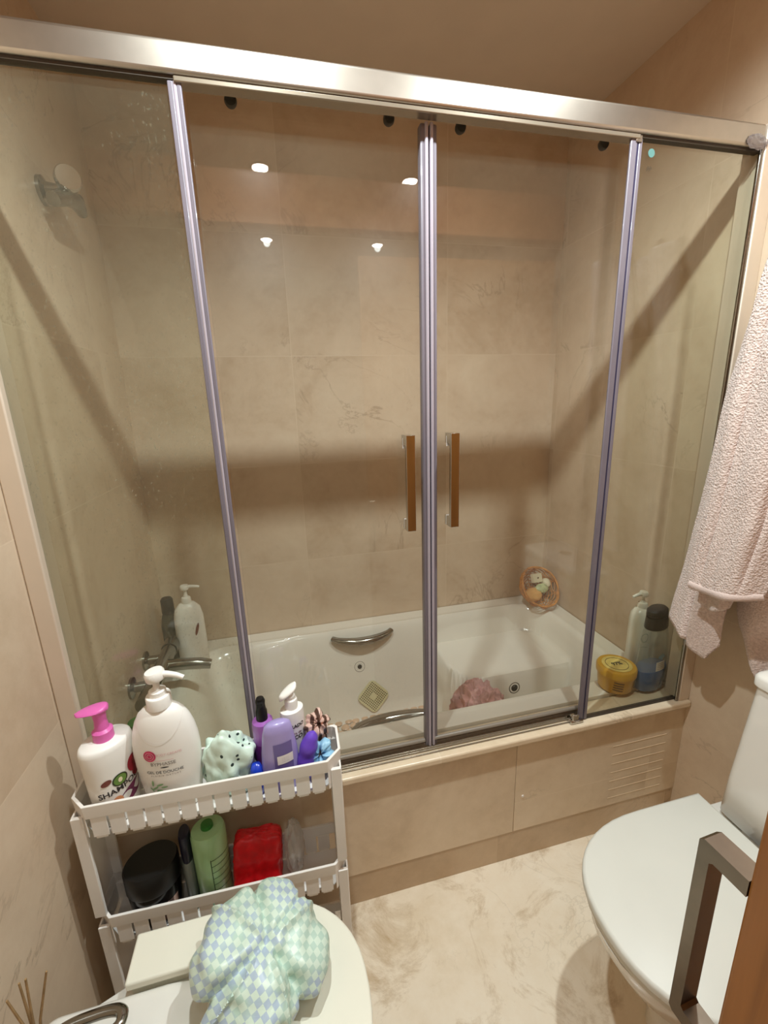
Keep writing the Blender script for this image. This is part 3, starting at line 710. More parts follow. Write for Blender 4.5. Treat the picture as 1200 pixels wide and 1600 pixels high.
for u, v, an, s in ((-.022,.07,.6,1),(-.012,.078,.3,1),(-.026,.082,1.5,1),(-.014,.064,-.2,.9),(-.004,.072,.1,.9),(-.02,.058,1.2,.9),(-.03,.066,2.2,.8),(-.006,.060,-.5,.7)):
    gg = at2(disc2d(.0075*s, 12, 1, .3), u, v, an); o_ = len(lf[0]); lf[0] += gg[0]; lf[1] += [tuple(i+o_ for i in f) for f in gg[1]]
prt(b, 'leaf_picture', 'leaf', lf, **GA)
prt(b, 'small_print', 'inkgrey', at2(rect2d(.03, .001, 12, 1), .018, .055), **GA)

# ---- mint dotted shower cap
o = blob(.054, .036, .082, 5, .30, 1.7, flat=-.062, seed=11, fine=.4).build('bath_bonnet', M['mint'], smooth=True, loc=(.343, -.118, TZ+.0655)); tag(o, 'crumpled mint shower cap with small black dots beside the large gel bottle', 'shower cap')
# ---- purple bottle, black spray cap
b = thing('spray_bottle', 'small purple bottle with black pump cap behind the lavender bottle', 'bottle', (.416, -.098, TZ), 0)
MB().lathe([(.021, 0), (.0225, .004), (.023, .05), (.0235, .134), (.022, .142), (.0125, .146)], 36).build('bottle_body', M['purple'], b, smooth=True, angle=50)
MB().lathe([(.0238, .02), (.0241, .022), (.0243, .09), (.0238, .092)], 36, caps=(False, False)).build('label_band', M['dpurple'], b, smooth=True)
MB().lathe([(.0125, .144), (.0125, .166), (.0105, .172), (.0095, .184), (.0105, .192), (.008, .199), (0, .20)], 24).box(-.006, .006, -.016, 0, .186, .195).build('pump_cap', M['black'], b, smooth=True)
o = MB().lathe([(.6, 0), (.95, .12), (1, .4), (.9, .75), (.55, .97), (0, 1)], 28, .016, .012).build('small_jar', M['blue'], smooth=True, loc=(.398, -.148, TZ+.0)); o.scale = (1, 1, .078)
tag(o, 'small glossy royal blue jar in the cart tray left of the lavender bottle', 'jar')
# ---- lavender bottle standing on its cap
b = thing('lavender_bottle', 'translucent lavender bottle with small white sticker, front of the cart top', 'bottle', (.449, -.142, TZ), 8)
lv = [(.038, 0), (.041, .006), (.041, .045), (.038, .098), (.032, .143), (.0275, .161), (.018, .1665), (0, .1675)]
MB().lathe(lv, 40, 1, .5).build('bottle_body', M['lav'], b, smooth=True, angle=60)
prt(b, 'printed_panel', 'lavd', at2(rect2d(.040, .075, 12, 6), .006, .085), prof=lv, a=1, b=.5)
prt(b, 'white_sticker', 'label', at2(rect2d(.034, .021, 12, 2), .009, .084), prof=lv, a=1, b=.5, lift=.0013)
sk = [[], []]
for v in (.088, .084, .080):
    gg = at2(text_geo('- --- -- -', .0045), .009, v); o_ = len(sk[0]); sk[0] += gg[0]; sk[1] += [tuple(i+o_ for i in f) for f in gg[1]]
prt(b, 'sticker_print', 'ink', sk, prof=lv, a=1, b=.5, lift=.0017)
# ---- white pump bottle RADO
b = thing('lotion_bottle', 'slim white pump bottle with black lettering behind the lavender bottle', 'bottle', (.4815, -.095, TZ), 28)
rd = [(.026, 0), (.0275, .004), (.0275, .15), (.0265, .157), (.015, .161)]
MB().lathe(rd, 40, 1, .8).build('bottle_body', M['bottle_wt'], b, smooth=True, angle=50)
MB().lathe([(.0145, .16), (.0145, .178), (.0135, .182), (.0105, .184), (.0105, .19)], 28).build('pump_collar', M['bottle_wt'], b, smooth=True)
ph = MB(); q = Matrix.Rotation(math.radians(175), 4, 'Z'); rings = []
for i in range(11):
    t = i/10; x = -.014+.040*t; w = .0125*math.sqrt(max(0, 1-(max(0, t-.35)/.66)**2))*(math.sqrt(1-((.35-t)/.37)**2) if t < .35 else 1)+.0015
    rings.append([q @ Vector((x, w*cos(2*PI*j/14), .2+.012*(1-t)-.008*t+.007*sin(2*PI*j/14))) for j in range(14)])
ph.loft(rings).lathe([(.006, .18), (.006, .205)], 12).build('pump_head', M['bottle_wt'], b, smooth=True, angle=60)
RA = dict(prof=rd, a=1, b=.8)
prt(b, 'lettering', 'ink', at2(text_geo('RADO', .0115, .0004), .0, .124, 0), **RA)
prt(b, 'lettering', 'plum', at2(text_geo('ra de', .009, .0001), -.001, .106, 0), **RA)
prt(b, 'lettering', 'ink', at2(text_geo('CO', .0135, .0005), .0, .095, 0), **RA)
# ---- violet lobed clip, scrunchies
mb = MB(); pts = []; rr = []
for i in range(25):
    t = i/24; pts.append((.026*t-.006*sin(PI*t), .0, .12*t)); rr.append((.0175+.0025*abs(sin(PI*t*3.5)))*math.sqrt(max(.05, 1-(2*t-1)**4)))
o = mb.tube(pts, rr, 20).build('hair_clip', M['violet'], smooth=True, loc=(.498, -.142, TZ+.002)); tag(o, 'violet lobed plastic hair clip leaning by the right end of the cart top', 'hair clip')
def scrunchie(name, R, r, mat, loc, rot, lab, fr=14, sq=.25):
    mb = MB(); rings = []
    for i in range(120):
        A = 2*PI*i/120; k = 1+sq*sin(A*fr)+.1*sin(A*fr*2.3+1); ring = []
        for j in range(14):
            B = 2*PI*j/14; rr = r*k*(1+.15*sin(3*B+A*5))
            ring.append(((R+rr*cos(B))*cos(A), (R+rr*cos(B))*sin(A), rr*sin(B)))
        rings.append(ring)
    rings.append(rings[0])
    o = mb.loft(rings, caps=(False, False)).build(name, mat, smooth=True, loc=loc, rot=rot); return tag(o, lab, 'scrunchie')
scrunchie('scrunchie', .0155, .013, M['scr'], (.5345, -.098, TZ+.105), (.9, .2, .3), 'brown and pink striped satin scrunchie at the back right corner of the cart', 6, .3)
scrunchie('scrunchie', .018, .0125, M['sky'], (.5355, -.138, TZ+.058), (1.0, -.6, .2), 'light blue satin scrunchie at the front right corner of the cart', 5, .3)
blob(.018, .018, .055, 4, .25, 2, seed=21).build('scrunchie', M['scr'], smooth=True, loc=(.5395, -.098, TZ+.054))
tag(C.objects['scrunchie.002'], 'dark folded satin hair tie pressed under the striped scrunchie', 'hair tie')

# ---- second tray
b = thing('hair_mask_jar', 'large black hair mask jar in the middle tier of the cart', 'jar', (.150, -.121, T2), 10)
J = [(.044, 0), (.047, .004), (.048, .02), (.0515, .08), (.049, .096)]
MB().lathe(J, 48, 1.04, .88).build('jar_body', M['blackg'], b, smooth=True)
MB().lathe([(.0525, .092), (.0535, .095), (.0535, .142), (.0505, .147), (0, .1475)], 48, 1.04, .88).build('lid', M['black'], b, smooth=True)
prt(b, 'label_picture', 'scr', at2(rect2d(.045, .045, 10, 4), .028, .04), prof=J, a=1.04, b=.88)
b = thing('grey_bottle', 'slim grey bottle with dark navy cap squeezed between black jar and green bottle', 'bottle', (.2255, -.121, T2), 10)
MB().lathe([(.014, 0), (.0165, .004), (.017, .10), (.0155, .135), (.012, .142)], 28, .8, 1.5).build('bottle_body', M['greyb'], b, smooth=True)
MB().lathe([(.015, .135), (.0155, .14), (.0155, .195), (.013, .203), (0, .204)], 28, .8, 1.5).build('cap', M['navy'], b, smooth=True)
b = thing('green_bottle', 'pale green oval bottle with dark print in the middle tier of the cart', 'bottle', (.2745, -.121, T2), 15)
gb = [(.033, 0), (.036, .005), (.037, .1), (.037, .19), (.034, .199), (.012, .203)]
MB().lathe(gb, 44, 1, .9).build('bottle_body', M['green'], b, smooth=True, angle=50)
MB().lathe([(.0135, .202), (.0135, .2035), (.0125, .21), (.0, .211)], 24).build('cap', M['greend'], b, smooth=True)
for k in range(6):
    prt(b, 'print_line', 'dgreen', at2(rect2d(.052, .0014, 14, 1), .022, .14-.017*k), prof=gb, a=1, b=.9)
prt(b, 'print_line', 'dgreen', at2(rect2d(.0014, .09, 1, 8), -.004, .098), prof=gb, a=1, b=.9)
o = blob(.053, .024, .066, 5, .10, 2.2, ridged=True, seed=8, power=7).build('packet', M['red'], smooth=True, loc=(.3735, -.121, T2+.075), rot=(-.2, .06, -.05)); tag(o, 'shiny red plastic packet in the middle tier of the cart', 'packet')
o = blob(.022, .034, .07, 4, .3, 1.8, ridged=True, seed=9).build('plastic_bag', M['cbag'], smooth=True, loc=(.4575, -.121, T2+.082)); tag(o, 'clear crumpled plastic bag right of the red packet', 'bag')

# ------------------------------------------------------------------ bidet with lid and printed bag
bd = thing('bidet', 'white bidet with cut-out ivory lid at the left wall', 'bidet', (0, -.435, 0))
def dplan(x0, x1, hw, s=1, n=24, sq=2.3, back=None):
    """D shape: straight back at x0, rounded nose at x1"""
    pts = [(x0, -hw)]; xm = x0+(x1-x0)*.42
    for i in range(n+1):
        t = -PI/2+PI*i/n; c_, s_ = cos(t), sin(t)
        pts.append((xm+(x1-xm)*abs(c_)**(2/sq), hw*abs(s_)**(2/sq)*(1 if s_ > 0 else -1)))
    pts.append((x0, hw))
    if back: pts[0] = (x0, -back); pts[-1] = (x0, back)
    return pts
rings = [[(x, y, z) for x, y in dplan(a0, a1, hw, back=.09)] for z, a0, a1, hw in ((0,.02,.36,.10),(.06,.02,.36,.10),(.16,.02,.42,.12),(.28,.02,.51,.155),(.345,.02,.55,.172),(.362,.02,.553,.174),(.366,.03,.545,.168))]
MB().loft(rings).build('bowl', M['ceramic'], bd, smooth=True, angle=50)
dk = MB(); rings = []
for z, gsc, ex in ((.362, 0, .075), (.37, .0, .045), (.378, .001, .02), (.383, .003, .008), (.3865, .008, 0), (.3875, .015, 0)):
    rings.append([(x+(ex if x > .18 else 0), y, z) for x, y in rrect(.235-2*gsc, .222-2*gsc, .034, n=8, cx=.133, cy=0)])
dk.loft(rings).build('tap_deck', M['ceramic'], bd, smooth=True, angle=60)
# lid: D plan with a rounded notch at the back for the deck
lidp = []
outer = dplan(.153, .578, .192, sq=2.35)
notch = [(.153, .110)]+[(x, y) for x, y in reversed(arc(.262, .070, .04, 0, 90, 8))][::1]
notch = [(.153, .110), (.262, .110)]+[(.262+.04*cos(math.radians(a_)), .070+.04*sin(math.radians(a_))) for a_ in range(80, -1, -10)]
notch2 = [(x, -y) for x, y in reversed(notch)]
def resample(pts, n):
    L_ = [0]
    for p, q in zip(pts, pts[1:]): L_.append(L_[-1]+math.hypot(q[0]-p[0], q[1]-p[1]))
    out = []; k = 0
    for i in range(n+1):
        t = L_[-1]*i/n
        while k < len(L_)-2 and L_[k+1] < t: k += 1
        f = (t-L_[k])/max(1e-9, L_[k+1]-L_[k]); out.append((pts[k][0]+(pts[k+1][0]-pts[k][0])*f, pts[k][1]+(pts[k+1][1]-pts[k][1])*f))
    return out
oo = resample(outer, 72); ii = resample(list(reversed(notch2))[::-1][::-1] if False else [(x, -y) for x, y in notch][0:]+list(reversed(notch)), 72)
mb = MB()
mb.loft([[(a_[0], a_[1], .389), (a_[0], a_[1], .407), (b_[0], b_[1], .407), (b_[0], b_[1], .389)] for a_, b_ in zip(oo, ii)])
mb.build('lid', M['lid_pl'], bd, bevel=.004, seg=3)
sr = MB(); o2 = resample(dplan(.17, .56, .178), 72)
sr.loft([[(a_[0], a_[1], .3665), (a_[0], a_[1], .3885), (b_[0]+(.012 if b_[0] > .29 else .006), b_[1]*1.08, .3885), (b_[0]+(.012 if b_[0] > .29 else .006), b_[1]*1.08, .3665)] for a_, b_ in zip(o2, ii)])
sr.build('seat_ring', M['lid_pl'], bd, smooth=True, angle=40)
# chrome mixer with loop lever
mx = MB().lathe([(.026, .387), (.026, .392), (.022, .396), (.021, .42), (.016, .428)], 28, cx=.075, cy=-.01).build('mixer', M['chrome'], bd, smooth=True)
lp = []
for i in range(48):
    A = 2*PI*i/48; e = 2.6
    lp.append((.118+.058*abs(cos(A))**(2/e)*(1 if cos(A) > 0 else -1), .054+.019*abs(sin(A))**(2/e)*(1 if sin(A) > 0 else -1)-.01, .434+.008*cos(A)))
MB().tube(lp, .0088, 12, closed=True, flat=.8).build('lever', M['dchrome'], mx, smooth=True)
MB().tube([(.075, -.01, .42), (.064, .03, .432), (.066, .056, .433)], .008, 12).build('lever_stem', M['chrome'], mx, smooth=True)
# crumpled bag with diamond print
cr = []
pin = Vector((.12, -.30, .9)).normalized()
t1 = pin.orthogonal().normalized(); t2 = pin.cross(t1)
for an, w_, h_ in ((.5, .07, -.15), (1.15, .045, .10), (2.5, .10, -.20), (2.75, .03, .09), (3.9, .05, .10), (4.25, .09, -.20), (5.6, .05, .07), (5.85, .05, -.10)):
    rad_ = t1*cos(an)+t2*sin(an); nr = pin.cross(rad_).normalized(); cr.append(((rad_*.8+pin*.3).normalized(), nr, w_, h_))
bg = blob(.112, .112, .070, 6, .20, 1.25, seed=16, flat=-.05, uvp=(.75, .65), creases=cr, fine=.55)
o = bg.build('toiletry_bag', M['diamond'], smooth=True, loc=(.390, -.372, .461), rot=(0, 0, math.radians(24))); tag(o, 'crumpled plastic bag with blue and green diamond print on the bidet lid', 'bag')

# dried twigs in a small vase by the left wall
tw = thing('reed_vase', 'small white vase of dried twigs by the left wall beside the bidet tap', 'vase', (.062, -.40, .3875))
MB().lathe([(.02, 0), (.024, .01), (.024, .05), (.013, .07), (.012, .085)], 24).build('vase', M['ceramic'], tw, smooth=True)
random.seed(5)
for k, (dx, dy, h) in enumerate(((-.012, .0, .175), (.006, .004, .20), (.020, .012, .19), (-.004, .01, .185))):
    MB().tube([(0, 0, .03), (dx*.5, dy*.5, .03+(h-.03)*.5), (dx*1.5, dy*1.2, h)], [.0022, .002, .0016], 7).build('twig', M['twig'], tw, smooth=True)

# ------------------------------------------------------------------ toilet
tl = thing('toilet', 'white close-coupled toilet with closed lid at the right wall', 'toilet', (W, -.478, 0), 180)
rings = [[(x, y, z) for x, y in dplan(a0, a1, hw)] for z, a0, a1, hw in ((0,.02,.50,.11),(.05,.02,.50,.11),(.16,.02,.53,.13),(.28,.02,.62,.165),(.36,.02,.665,.182),(.382,.02,.668,.183),(.386,.03,.66,.178))]
MB().loft(rings).build('bowl', M['ceramic'], tl, smooth=True, angle=50)
def slab(x0, x1, hw, z0, z1, r, nm, mt, sq=2.35):
    rg = []
    for z, gsc in ((z0, r*.7), (z0+r*.5, 0), (z1-r, 0), (z1-r*.4, r*.25), (z1, r)):
        rg.append([(x, y, z) for x, y in dplan(x0+gsc, x1-gsc, hw-gsc, sq=sq)])
    return MB().loft(rg).build(nm, M[mt], tl, smooth=True, angle=50)
slab(.242, .668, .187, .387, .402, .004, 'seat', 'lid_wt')
slab(.242, .673, .192, .4035, .424, .007, 'lid', 'lid_wt')
for y in (-.07, .07):
    MB().tube([(.229, y-.022, .402), (.229, y+.022, .402)], .008, 12).build('hinge', M['chrome'], tl, smooth=True)
tkp = MB(); rg = []
for z, dp, wd_ in ((.386, .200, .316), (.40, .212, .328), (.5, .204, .326), (.745, .178, .318)):
    rg.append([(x, y, z) for x, y in rrect(dp, wd_, .022, cx=.004+dp/2)])
tkp.loft(rg).build('tank', M['ceramic'], tl, smooth=True, angle=50)
rg = []
for z, gx in ((.746, .004), (.749, -.004), (.768, -.004), (.774, 0), (.777, .008)):
    rg.append([(x, y, z) for x, y in rrect(.18-gx, .324-2*gx, .024, cx=.093-gx/2)])
tlid = MB().loft(rg).build('tank_lid', M['ceramic'], tl, smooth=True, angle=50)
MB().lathe([(.022, .777), (.022, .781), (.019, .7825), (0, .7825)], 28, cx=.092).build('flush_button', M['chrome'], tlid, smooth=True)

# ------------------------------------------------------------------ towel
tw = thing('towel', 'pale pink terry towel hanging in folds on the right wall above the toilet', 'towel', (1.62, -.22, .6))
def interp(tab, z):
    for (z0, v0), (z1, v1) in zip(tab, tab[1:]):
        if z0 >= z >= z1: return v0+(v1-v0)*(z0-z)/(z0-z1)
    return tab[-1][1] if z < tab[-1][0] else tab[0][1]
def sheet(yl, yr, zb, xf, nu=70, nv=110, ztop=1.80):
    mb = MB()
    for j in range(nv+1):
        for i in range(nu+1):
            u = i/nu; zlow = zb(u); z = ztop+(zlow-ztop)*j/nv
            y = interp(yl, z)*(1-u)+interp(yr, z)*u
            x = xf(u, z)+.004*noise.noise(Vector((u*6, z*7, 1)))+.001*noise.noise(Vector((u*40, z*90, 4)))
            mb.v.append((x-1.62, y+.22, z-.6))
    for j in range(nv):
        for i in range(nu):
            k = j*(nu+1)+i; mb.f.append((k, k+1, k+nu+2, k+nu+1))
    return mb
# left limb
def edge(u, l=1, r=1, d=.034): return d*(l*max(0, 1-u/.42)**2+r*max(0, (u-.58)/.42)**2)
def groove(u, z, c, w, d): return d*math.exp(-((u-c-.03*sin(z*5))/w)**2)
yl = [(1.8,-.168),(1.71,-.143),(1.418,-.091),(1.088,-.066),(.756,-.026)]
sheet(yl, [(1.8,-.235),(1.42,-.205),(1.13,-.185),(.80,-.178),(.6,-.185)], lambda u: .757-.055*sm(u/.85)+.05*max(0, u-.85)/.15,
      lambda u, z: 1.574+edge(u, .7, .6)+groove(u, z, .50, .035, .024)+.012*(z-1.2), 110).build('left_fold', M['terry'], tw, smooth=True, solid=.012, angle=80)
# right limb
sheet([(1.8,-.21),(1.42,-.17),(1.13,-.15),(.85,-.17),(.75,-.205),(.62,-.25)], [(1.8,-.34),(1.4,-.40),(.86,-.40),(.80,-.312),(.6,-.305)], lambda u: .80-.155*sm(u/.6)+.03*max(0, u-.7),
      lambda u, z: 1.632+.012*sin(u*11+z*2), 60).build('right_fold', M['terry'], tw, smooth=True, solid=.012, angle=80)
# front layer with its hem
def fx(u, z): return 1.497+edge(u, .35, 1.0, .03)+.006*sin(u*8.5-.9)+groove(u, z, .17, .028, .026*sm((z-.93)/.12))+groove(u, z, .80, .03, .02*sm((z-.93)/.12))+.02*(z-.9)
def fz(u): return .924+.030*u-.010*sin(PI*u)
fl = sheet([(1.8,-.245),(1.68,-.202),(1.60,-.188),(1.31,-.172),(1.11,-.163),(.92,-.148)], [(1.8,-.345),(1.31,-.32),(1.11,-.315),(.94,-.295)], fz, fx, 120).build('front_fold', M['terry'], tw, smooth=True, solid=.014, angle=80)
hp = []
for i in range(31):
    u = i/30; hp.append((fx(u, .92)-.004-1.62, (-.146-.151*u)+.22, fz(u)-.6))
MB().tube(hp, .006, 12, flat=1.6).build('hem', M['hem'], fl, smooth=True)
# inner fold under the hem
sheet([(1.0,-.15),(.84,-.152)], [(1.0,-.26),(.84,-.22)], lambda u: .875-.02*sin(PI*u)+.02*u, lambda u, z: 1.528+.01*sin(u*6), 24, 20, 1.0).build('inner_fold', M['terry'], tw, smooth=True, solid=.01, angle=80)
hk = thing('towel_hook', 'chrome wall hook above the towel on the right wall', 'hook', (W, -.24, 1.82))
MB().lathe([(.022, 0), (.022, .006), (.008, .01), (.008, .06), (.014, .064), (.014, .076), (0, .078)], 24, m=Matrix.Rotation(-PI/2, 4, 'Y')).build('peg', M['chrome'], hk, smooth=True)

# ------------------------------------------------------------------ tub corner things
RZ = .4705
b = thing('hair_mask_tub', 'yellow tub with round printed lid in the right corner of the bath ledge', 'jar', (1.514, .072, RZ), 20)
yt = [(.048, 0), (.051, .004), (.056, .052), (.0565, .056)]
MB().lathe(yt, 48).build('tub_body', M['yellow'], b, smooth=True)
ld = MB().lathe([(.057, .053), (.060, .055), (.0605, .074), (.057, .079), (0, .0795)], 48).build('lid', M['yellow'], b, smooth=True)
MB().lathe([(.045, .0797), (.045, .0805), (0, .0807)], 40).build('lid_label', M['yellowl'], ld, smooth=True)
tg = text_geo('97%', .021, .0006)
MB().add([(x*cos(-.4)-y*sin(-.4), x*sin(-.4)+y*cos(-.4), .0812) for x, y in tg[0]], tg[1]).build('lid_lettering', M['ink'], ld)
rg_ = MB().tube([(.034*cos(2*PI*i/40), .034*sin(2*PI*i/40), .0809) for i in range(40)], .0008, 6, closed=True).build('lid_ring', M['brown'], ld)
for k in range(4):
    prt(b, 'side_print', 'brown', at2(rect2d(.03, .0045, 10, 1), -.048, .043-.0090*k, -.1), prof=yt, a=1, b=1)
prt(b, 'side_picture', 'yellowl', at2(disc2d(.017, sx=1, sy=1.25), .036, .028), prof=yt, a=1, b=1)
b = thing('blue_shampoo_bottle', 'clear bottle with blue liquid and black flip cap in the right bath corner', 'bottle', (1.627, .05, .4665), 14)
cb_ = [(.056, 0), (.061, .005), (.063, .06), (.061, .12), (.057, .17), (.051, .2), (.042, .218)]
MB().lathe(cb_, 44, 1, .52, caps=(True, False)).build('bottle_body', M['clearb'], b, smooth=True, angle=60)
MB().lathe([(.0565, .0), (.0615, .005), (.0635, .060), (.0637, .072)], 44, 1, .53).build('liquid', M['liquid'], b, smooth=True, angle=60)
MB().lathe([(.0435, .213), (.046, .216), (.043, .252), (.040, .2535)], 36, 1, .6).build('cap', M['black'], b, smooth=True)
MB().lathe([(.038, .2565), (.042, .259), (.041, .274), (.032, .281), (0, .283)], 36, 1, .6, cx=-.003).build('cap_lid', M['black'], b, smooth=True)
prt(b, 'white_label', 'label', at2(rect2d(.040, .032, 10, 2), -.005, .090), prof=cb_, a=1, b=.52)
sk = [[], []]
for k in range(4):
    gg = at2(rect2d(.032, .0016, 8, 1), -.005, .100-.0066*k); o_ = len(sk[0]); sk[0] += gg[0]; sk[1] += [tuple(i+o_ for i in f) for f in gg[1]]
prt(b, 'label_print', 'inkgrey', sk, prof=cb_, a=1, b=.52, lift=.0013)
sk = [[], []]
for u, v, r in ((-.012,.122,.007),(-.002,.126,.008),(.007,.121,.0065),(-.004,.116,.006)):
    gg = at2(disc2d(r, 14, 1, .75), u, v); o_ = len(sk[0]); sk[0] += gg[0]; sk[1] += [tuple(i+o_ for i in f) for f in gg[1]]
M['skyp'] = pmat('pale_blue_print', (116,150,170), .5)
prt(b, 'blue_emblem', 'skyp', sk, prof=cb_, a=1, b=.52)
b = thing('tall_pump_bottle', 'tall pearl white pump bottle behind the clear blue bottle in the right bath corner', 'bottle', (1.652, .135, RZ), 15)
tp = [(.040, 0), (.043, .005), (.043, .1), (.043, .19), (.039, .215), (.027, .229), (.016, .233)]
MB().lathe(tp, 40, 1, .75).build('bottle_body', M['pwhite'], b, smooth=True, angle=60)
pump_head(b, M['pwhite'], .231, .0165, .018, .024, .036, PI*.93, .014, .006, .005)
prt(b, 'round_emblem', 'greyb', ([( -.016+(.011+dr)*cos(2*PI*i/28), .135+(.014+dr)*sin(2*PI*i/28)) for dr in (0, .003) for i in range(28)], [(i, (i+1) % 28, 28+(i+1) % 28, 28+i) for i in range(28)]), prof=tp, a=1, b=.75)
prt(b, 'printed_line', 'inkgrey', at2(rect2d(.026, .002, 8, 1), -.014, .10, -.25), prof=tp, a=1, b=.75)

# wicker basket with soaps
bk = thing('wicker_basket', 'round wicker basket of soaps on the far right corner of the bath rim', 'basket', (1.593, .694, .524), rot=(math.radians(50), 0, math.radians(10)))
R_ = .094
wv = MB(); random.seed(2)
for k in range(9):
    ph_ = PI*.5*(k+1)/9.5; r = R_*sin(ph_)**.8; z = R_*.75*(1-cos(ph_))
    wv.tube([(r*(1+.05*sin(A*7+k))*cos(A), r*(1+.05*sin(A*7+k))*sin(A), z+.003*sin(A*9+k*2)) for A in [2*PI*i/48 for i in range(48)]], .0023, 6, closed=True)
for k in range(22):
    A0 = 2*PI*k/22
    wv.tube([(R_*sin(PI*.5*t)**.8*cos(A0+.5*t*(1 if k % 2 else -1)), R_*sin(PI*.5*t)**.8*sin(A0+.5*t*(1 if k % 2 else -1)), R_*.75*(1-cos(PI*.5*t))+.001) for t in [.05+.95*i/12 for i in range(13)]], .0016, 5)
wv.build('weave', M['wicker'], bk, smooth=True)
MB().tube([(R_*1.0*cos(A), R_*1.0*sin(A), R_*.76+.004*sin(A*3)) for A in [2*PI*i/60 for i in range(60)]], .0046, 8, closed=True).build('rim', M['wicker'], bk, smooth=True)
MBk = Matrix.Translation((1.593, .694, .524)) @ Matrix.Rotation(math.radians(10), 4, 'Z') @ Matrix.Rotation(math.radians(50), 4, 'X')
def inb(x, y, z): return tuple(MBk @ Vector((x, y, z)))
rb = (math.radians(50), 0, math.radians(10))
o = blob(.042, .032, .02, 4, .12, 2, seed=2).build('bath_sponge', M['sponge'], smooth=True, loc=inb(-.032, -.022, .042), rot=rb); tag(o, 'round orange-beige sponge in the wicker basket', 'sponge')
o = MB().box(-.027, .027, -.02, .02, -.009, .009).build('soap_box', M['soap'], bevel=.0015, loc=inb(.014, .045, .052), rot=(math.radians(70), .1, math.radians(14))); tag(o, 'small cream soap box standing upright in the wicker basket', 'box')
MB().box(-.004, .005, -.003, .004, .0091, .0094).build('printed_mark', M['brown'], o)
o = blob(.034, .022, .016, 4, .16, 2, ridged=True, seed=6).build('soap_packet', M['palegreen'], smooth=True, loc=inb(.018, -.006, .05), rot=rb); tag(o, 'pale green wrapped soap in the middle of the wicker basket', 'soap')
o = blob(.02, .022, .018, 4, .1, 2, seed=7).build('bath_bomb', M['soap'], smooth=True, loc=inb(.058, .014, .048), rot=rb); tag(o, 'small whitish soap ball at the right side of the wicker basket', 'soap')

# left end of the bath: mixer, bottles, shower holder
t = thing('bath_mixer', 'grey bath mixer tap on the left wall behind the foggy pane', 'tap', (0, .42, .575))
MB().tube([(.065, -.12, 0), (.065, .12, 0)], .024, 20).build('mixer_body', M['dchrome'], t, smooth=True)
for y in (-.075, .075):
    MB().lathe([(.032, 0), (.032, .006), (.015, .012), (.015, .05)], 24, m=Matrix.Translation((0, y, 0)) @ Matrix.Rotation(PI/2, 4, 'Y')).build('wall_union', M['dchrome'], t, smooth=True)
for y in (-.15, .15):
    MB().tube([(.065, y-.026, 0), (.065, y+.026, 0)], [.027, .027], 20).build('knob', M['dchrome'], t, smooth=True)
MB().tube([(.07, .03, -.004), (.12, .03, -.005), (.18, .03, -.012), (.215, .03, -.022)], [.021, .02, .019, .016], 18).build('spout', M['dchrome'], t, smooth=True)
b = thing('white_pump_bottle', 'white pump bottle standing on the left bath corner behind the foggy pane', 'bottle', (.128, .615, RZ), 10)
wp = [(.046, 0), (.05, .005), (.051, .1), (.05, .19), (.043, .225), (.026, .245), (.016, .25)]
MB().lathe(wp, 40, 1, .72).build('bottle_body', M['bottle_wt'], b, smooth=True, angle=60)
pump_head(b, M['bottle_wt'], .248, .017, .02, .03, .04, 0, .015)
prt(b, 'leaf_print', 'brownp', at2(disc2d(.024, sx=.22, sy=1), .024, .15, -.3), prof=wp, a=1, b=.72)
b = thing('dark_bottle', 'dark bottle with black cap left of the white pump bottle', 'bottle', (.052, .655, RZ), 0)
MB().lathe([(.028, 0), (.03, .004), (.031, .15), (.024, .19), (.017, .2)], 32, 1, .8).build('bottle_body', pmat('dark_grey_bottle', (74,72,58), .3), b, smooth=True)
MB().lathe([(.021, .198), (.022, .202), (.021, .25), (.017, .257), (0, .258)], 28).build('cap', M['black'], b, smooth=True)
b = thing('leaf_green_bottle', 'leaf green bottle at the front left bath corner behind the shampoo bottle', 'bottle', (.085, .115, RZ), 0)
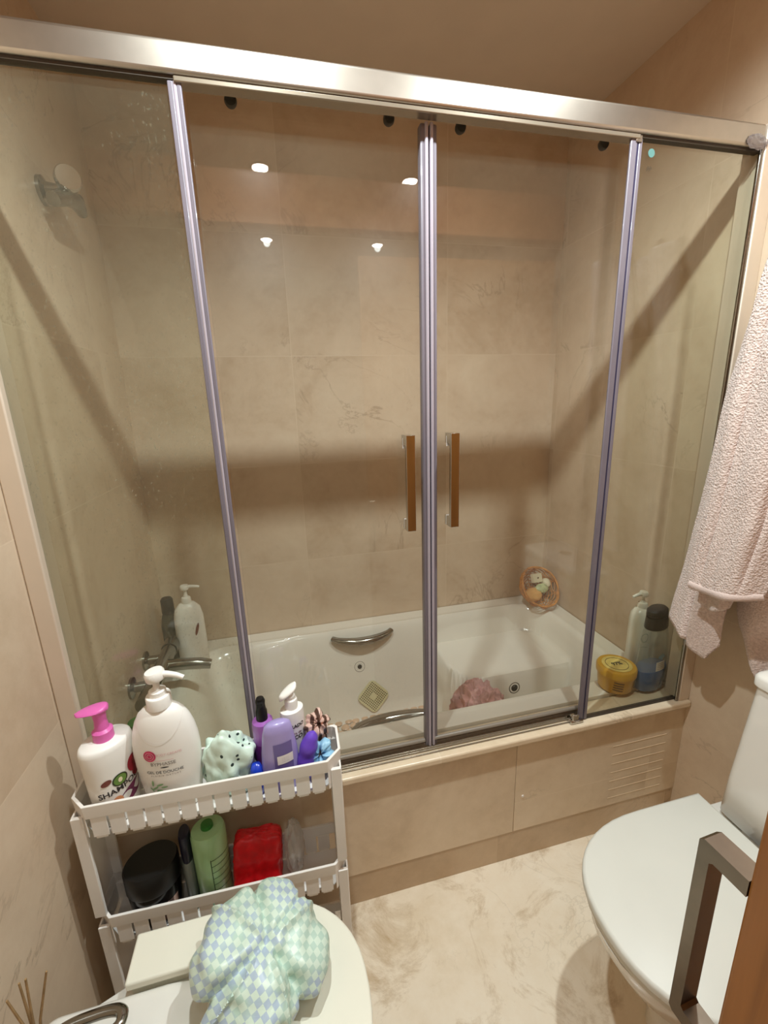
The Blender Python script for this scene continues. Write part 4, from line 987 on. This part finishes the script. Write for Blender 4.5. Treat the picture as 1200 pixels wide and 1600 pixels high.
MB().lathe([(.034, 0), (.037, .004), (.038, .09), (.034, .118), (.02, .13)], 32, 1, .75).build('bottle_body', pmat('leaf_green_plastic', (70,112,52), .3), b, smooth=True)
MB().lathe([(.019, .128), (.02, .13), (.02, .152), (.0, .154)], 24).build('cap', M['greend'], b, smooth=True)
t = thing('shower_bracket', 'chrome shower head holder on the left wall near the ceiling', 'bracket', (0, .40, 1.925))
MB().lathe([(.032, 0), (.032, .008), (.02, .014), (.014, .05)], 28, m=Matrix.Rotation(PI/2, 4, 'Y')).build('wall_plate', M['dchrome'], t, smooth=True)
MB().tube([(.04, -.05, -.035), (.05, 0, -.01), (.055, .05, .0), (.05, .10, -.01)], [.016, .02, .02, .012], 16).build('holder_arm', M['dchrome'], t, smooth=True)
MB().lathe([(.0, -.012), (.026, -.012), (.029, -.006), (.029, .006), (.026, .012), (0, .012)], 32, m=Matrix.Translation((.065, -.01, .025)) @ Matrix.Rotation(PI/2, 4, 'X') @ Matrix.Rotation(.5, 4, 'Y')).build('round_knob', M['chrome'], t, smooth=True)

# ------------------------------------------------------------------ world, camera
wd = bpy.data.worlds.new('World'); S.world = wd; wd.use_nodes = True
wd.node_tree.nodes['Background'].inputs[0].default_value = (.02, .018, .015, 1)
cam = bpy.data.cameras.new('camera'); co = bpy.data.objects.new('camera', cam); C.objects.link(co); S.camera = co
cam.sensor_fit = 'VERTICAL'; cam.sensor_height = 36; cam.lens = 676.47/1600*36; cam.clip_start = .02
fw = Vector((.22142933, .94385773, -.24515634)); rt = Vector((.97125529, -.2359779, -.03126642)); up = Vector((.08736253, .23118609, .96897925))
mt = Matrix(((rt.x, up.x, -fw.x, .50651276), (rt.y, up.y, -fw.y, -.96768708), (rt.z, up.z, -fw.z, 1.40095909), (0, 0, 0, 1)))
co.matrix_world = mt
S.view_settings.view_transform = 'Standard'; S.view_settings.look = 'None'; S.view_settings.exposure = 0; S.view_settings.gamma = 1; S.view_settings.use_curve_mapping = False
S.cycles.transparent_max_bounces = 40; S.cycles.max_bounces = 14; S.cycles.diffuse_bounces = 6; S.cycles.glossy_bounces = 6; S.cycles.caustics_reflective = False
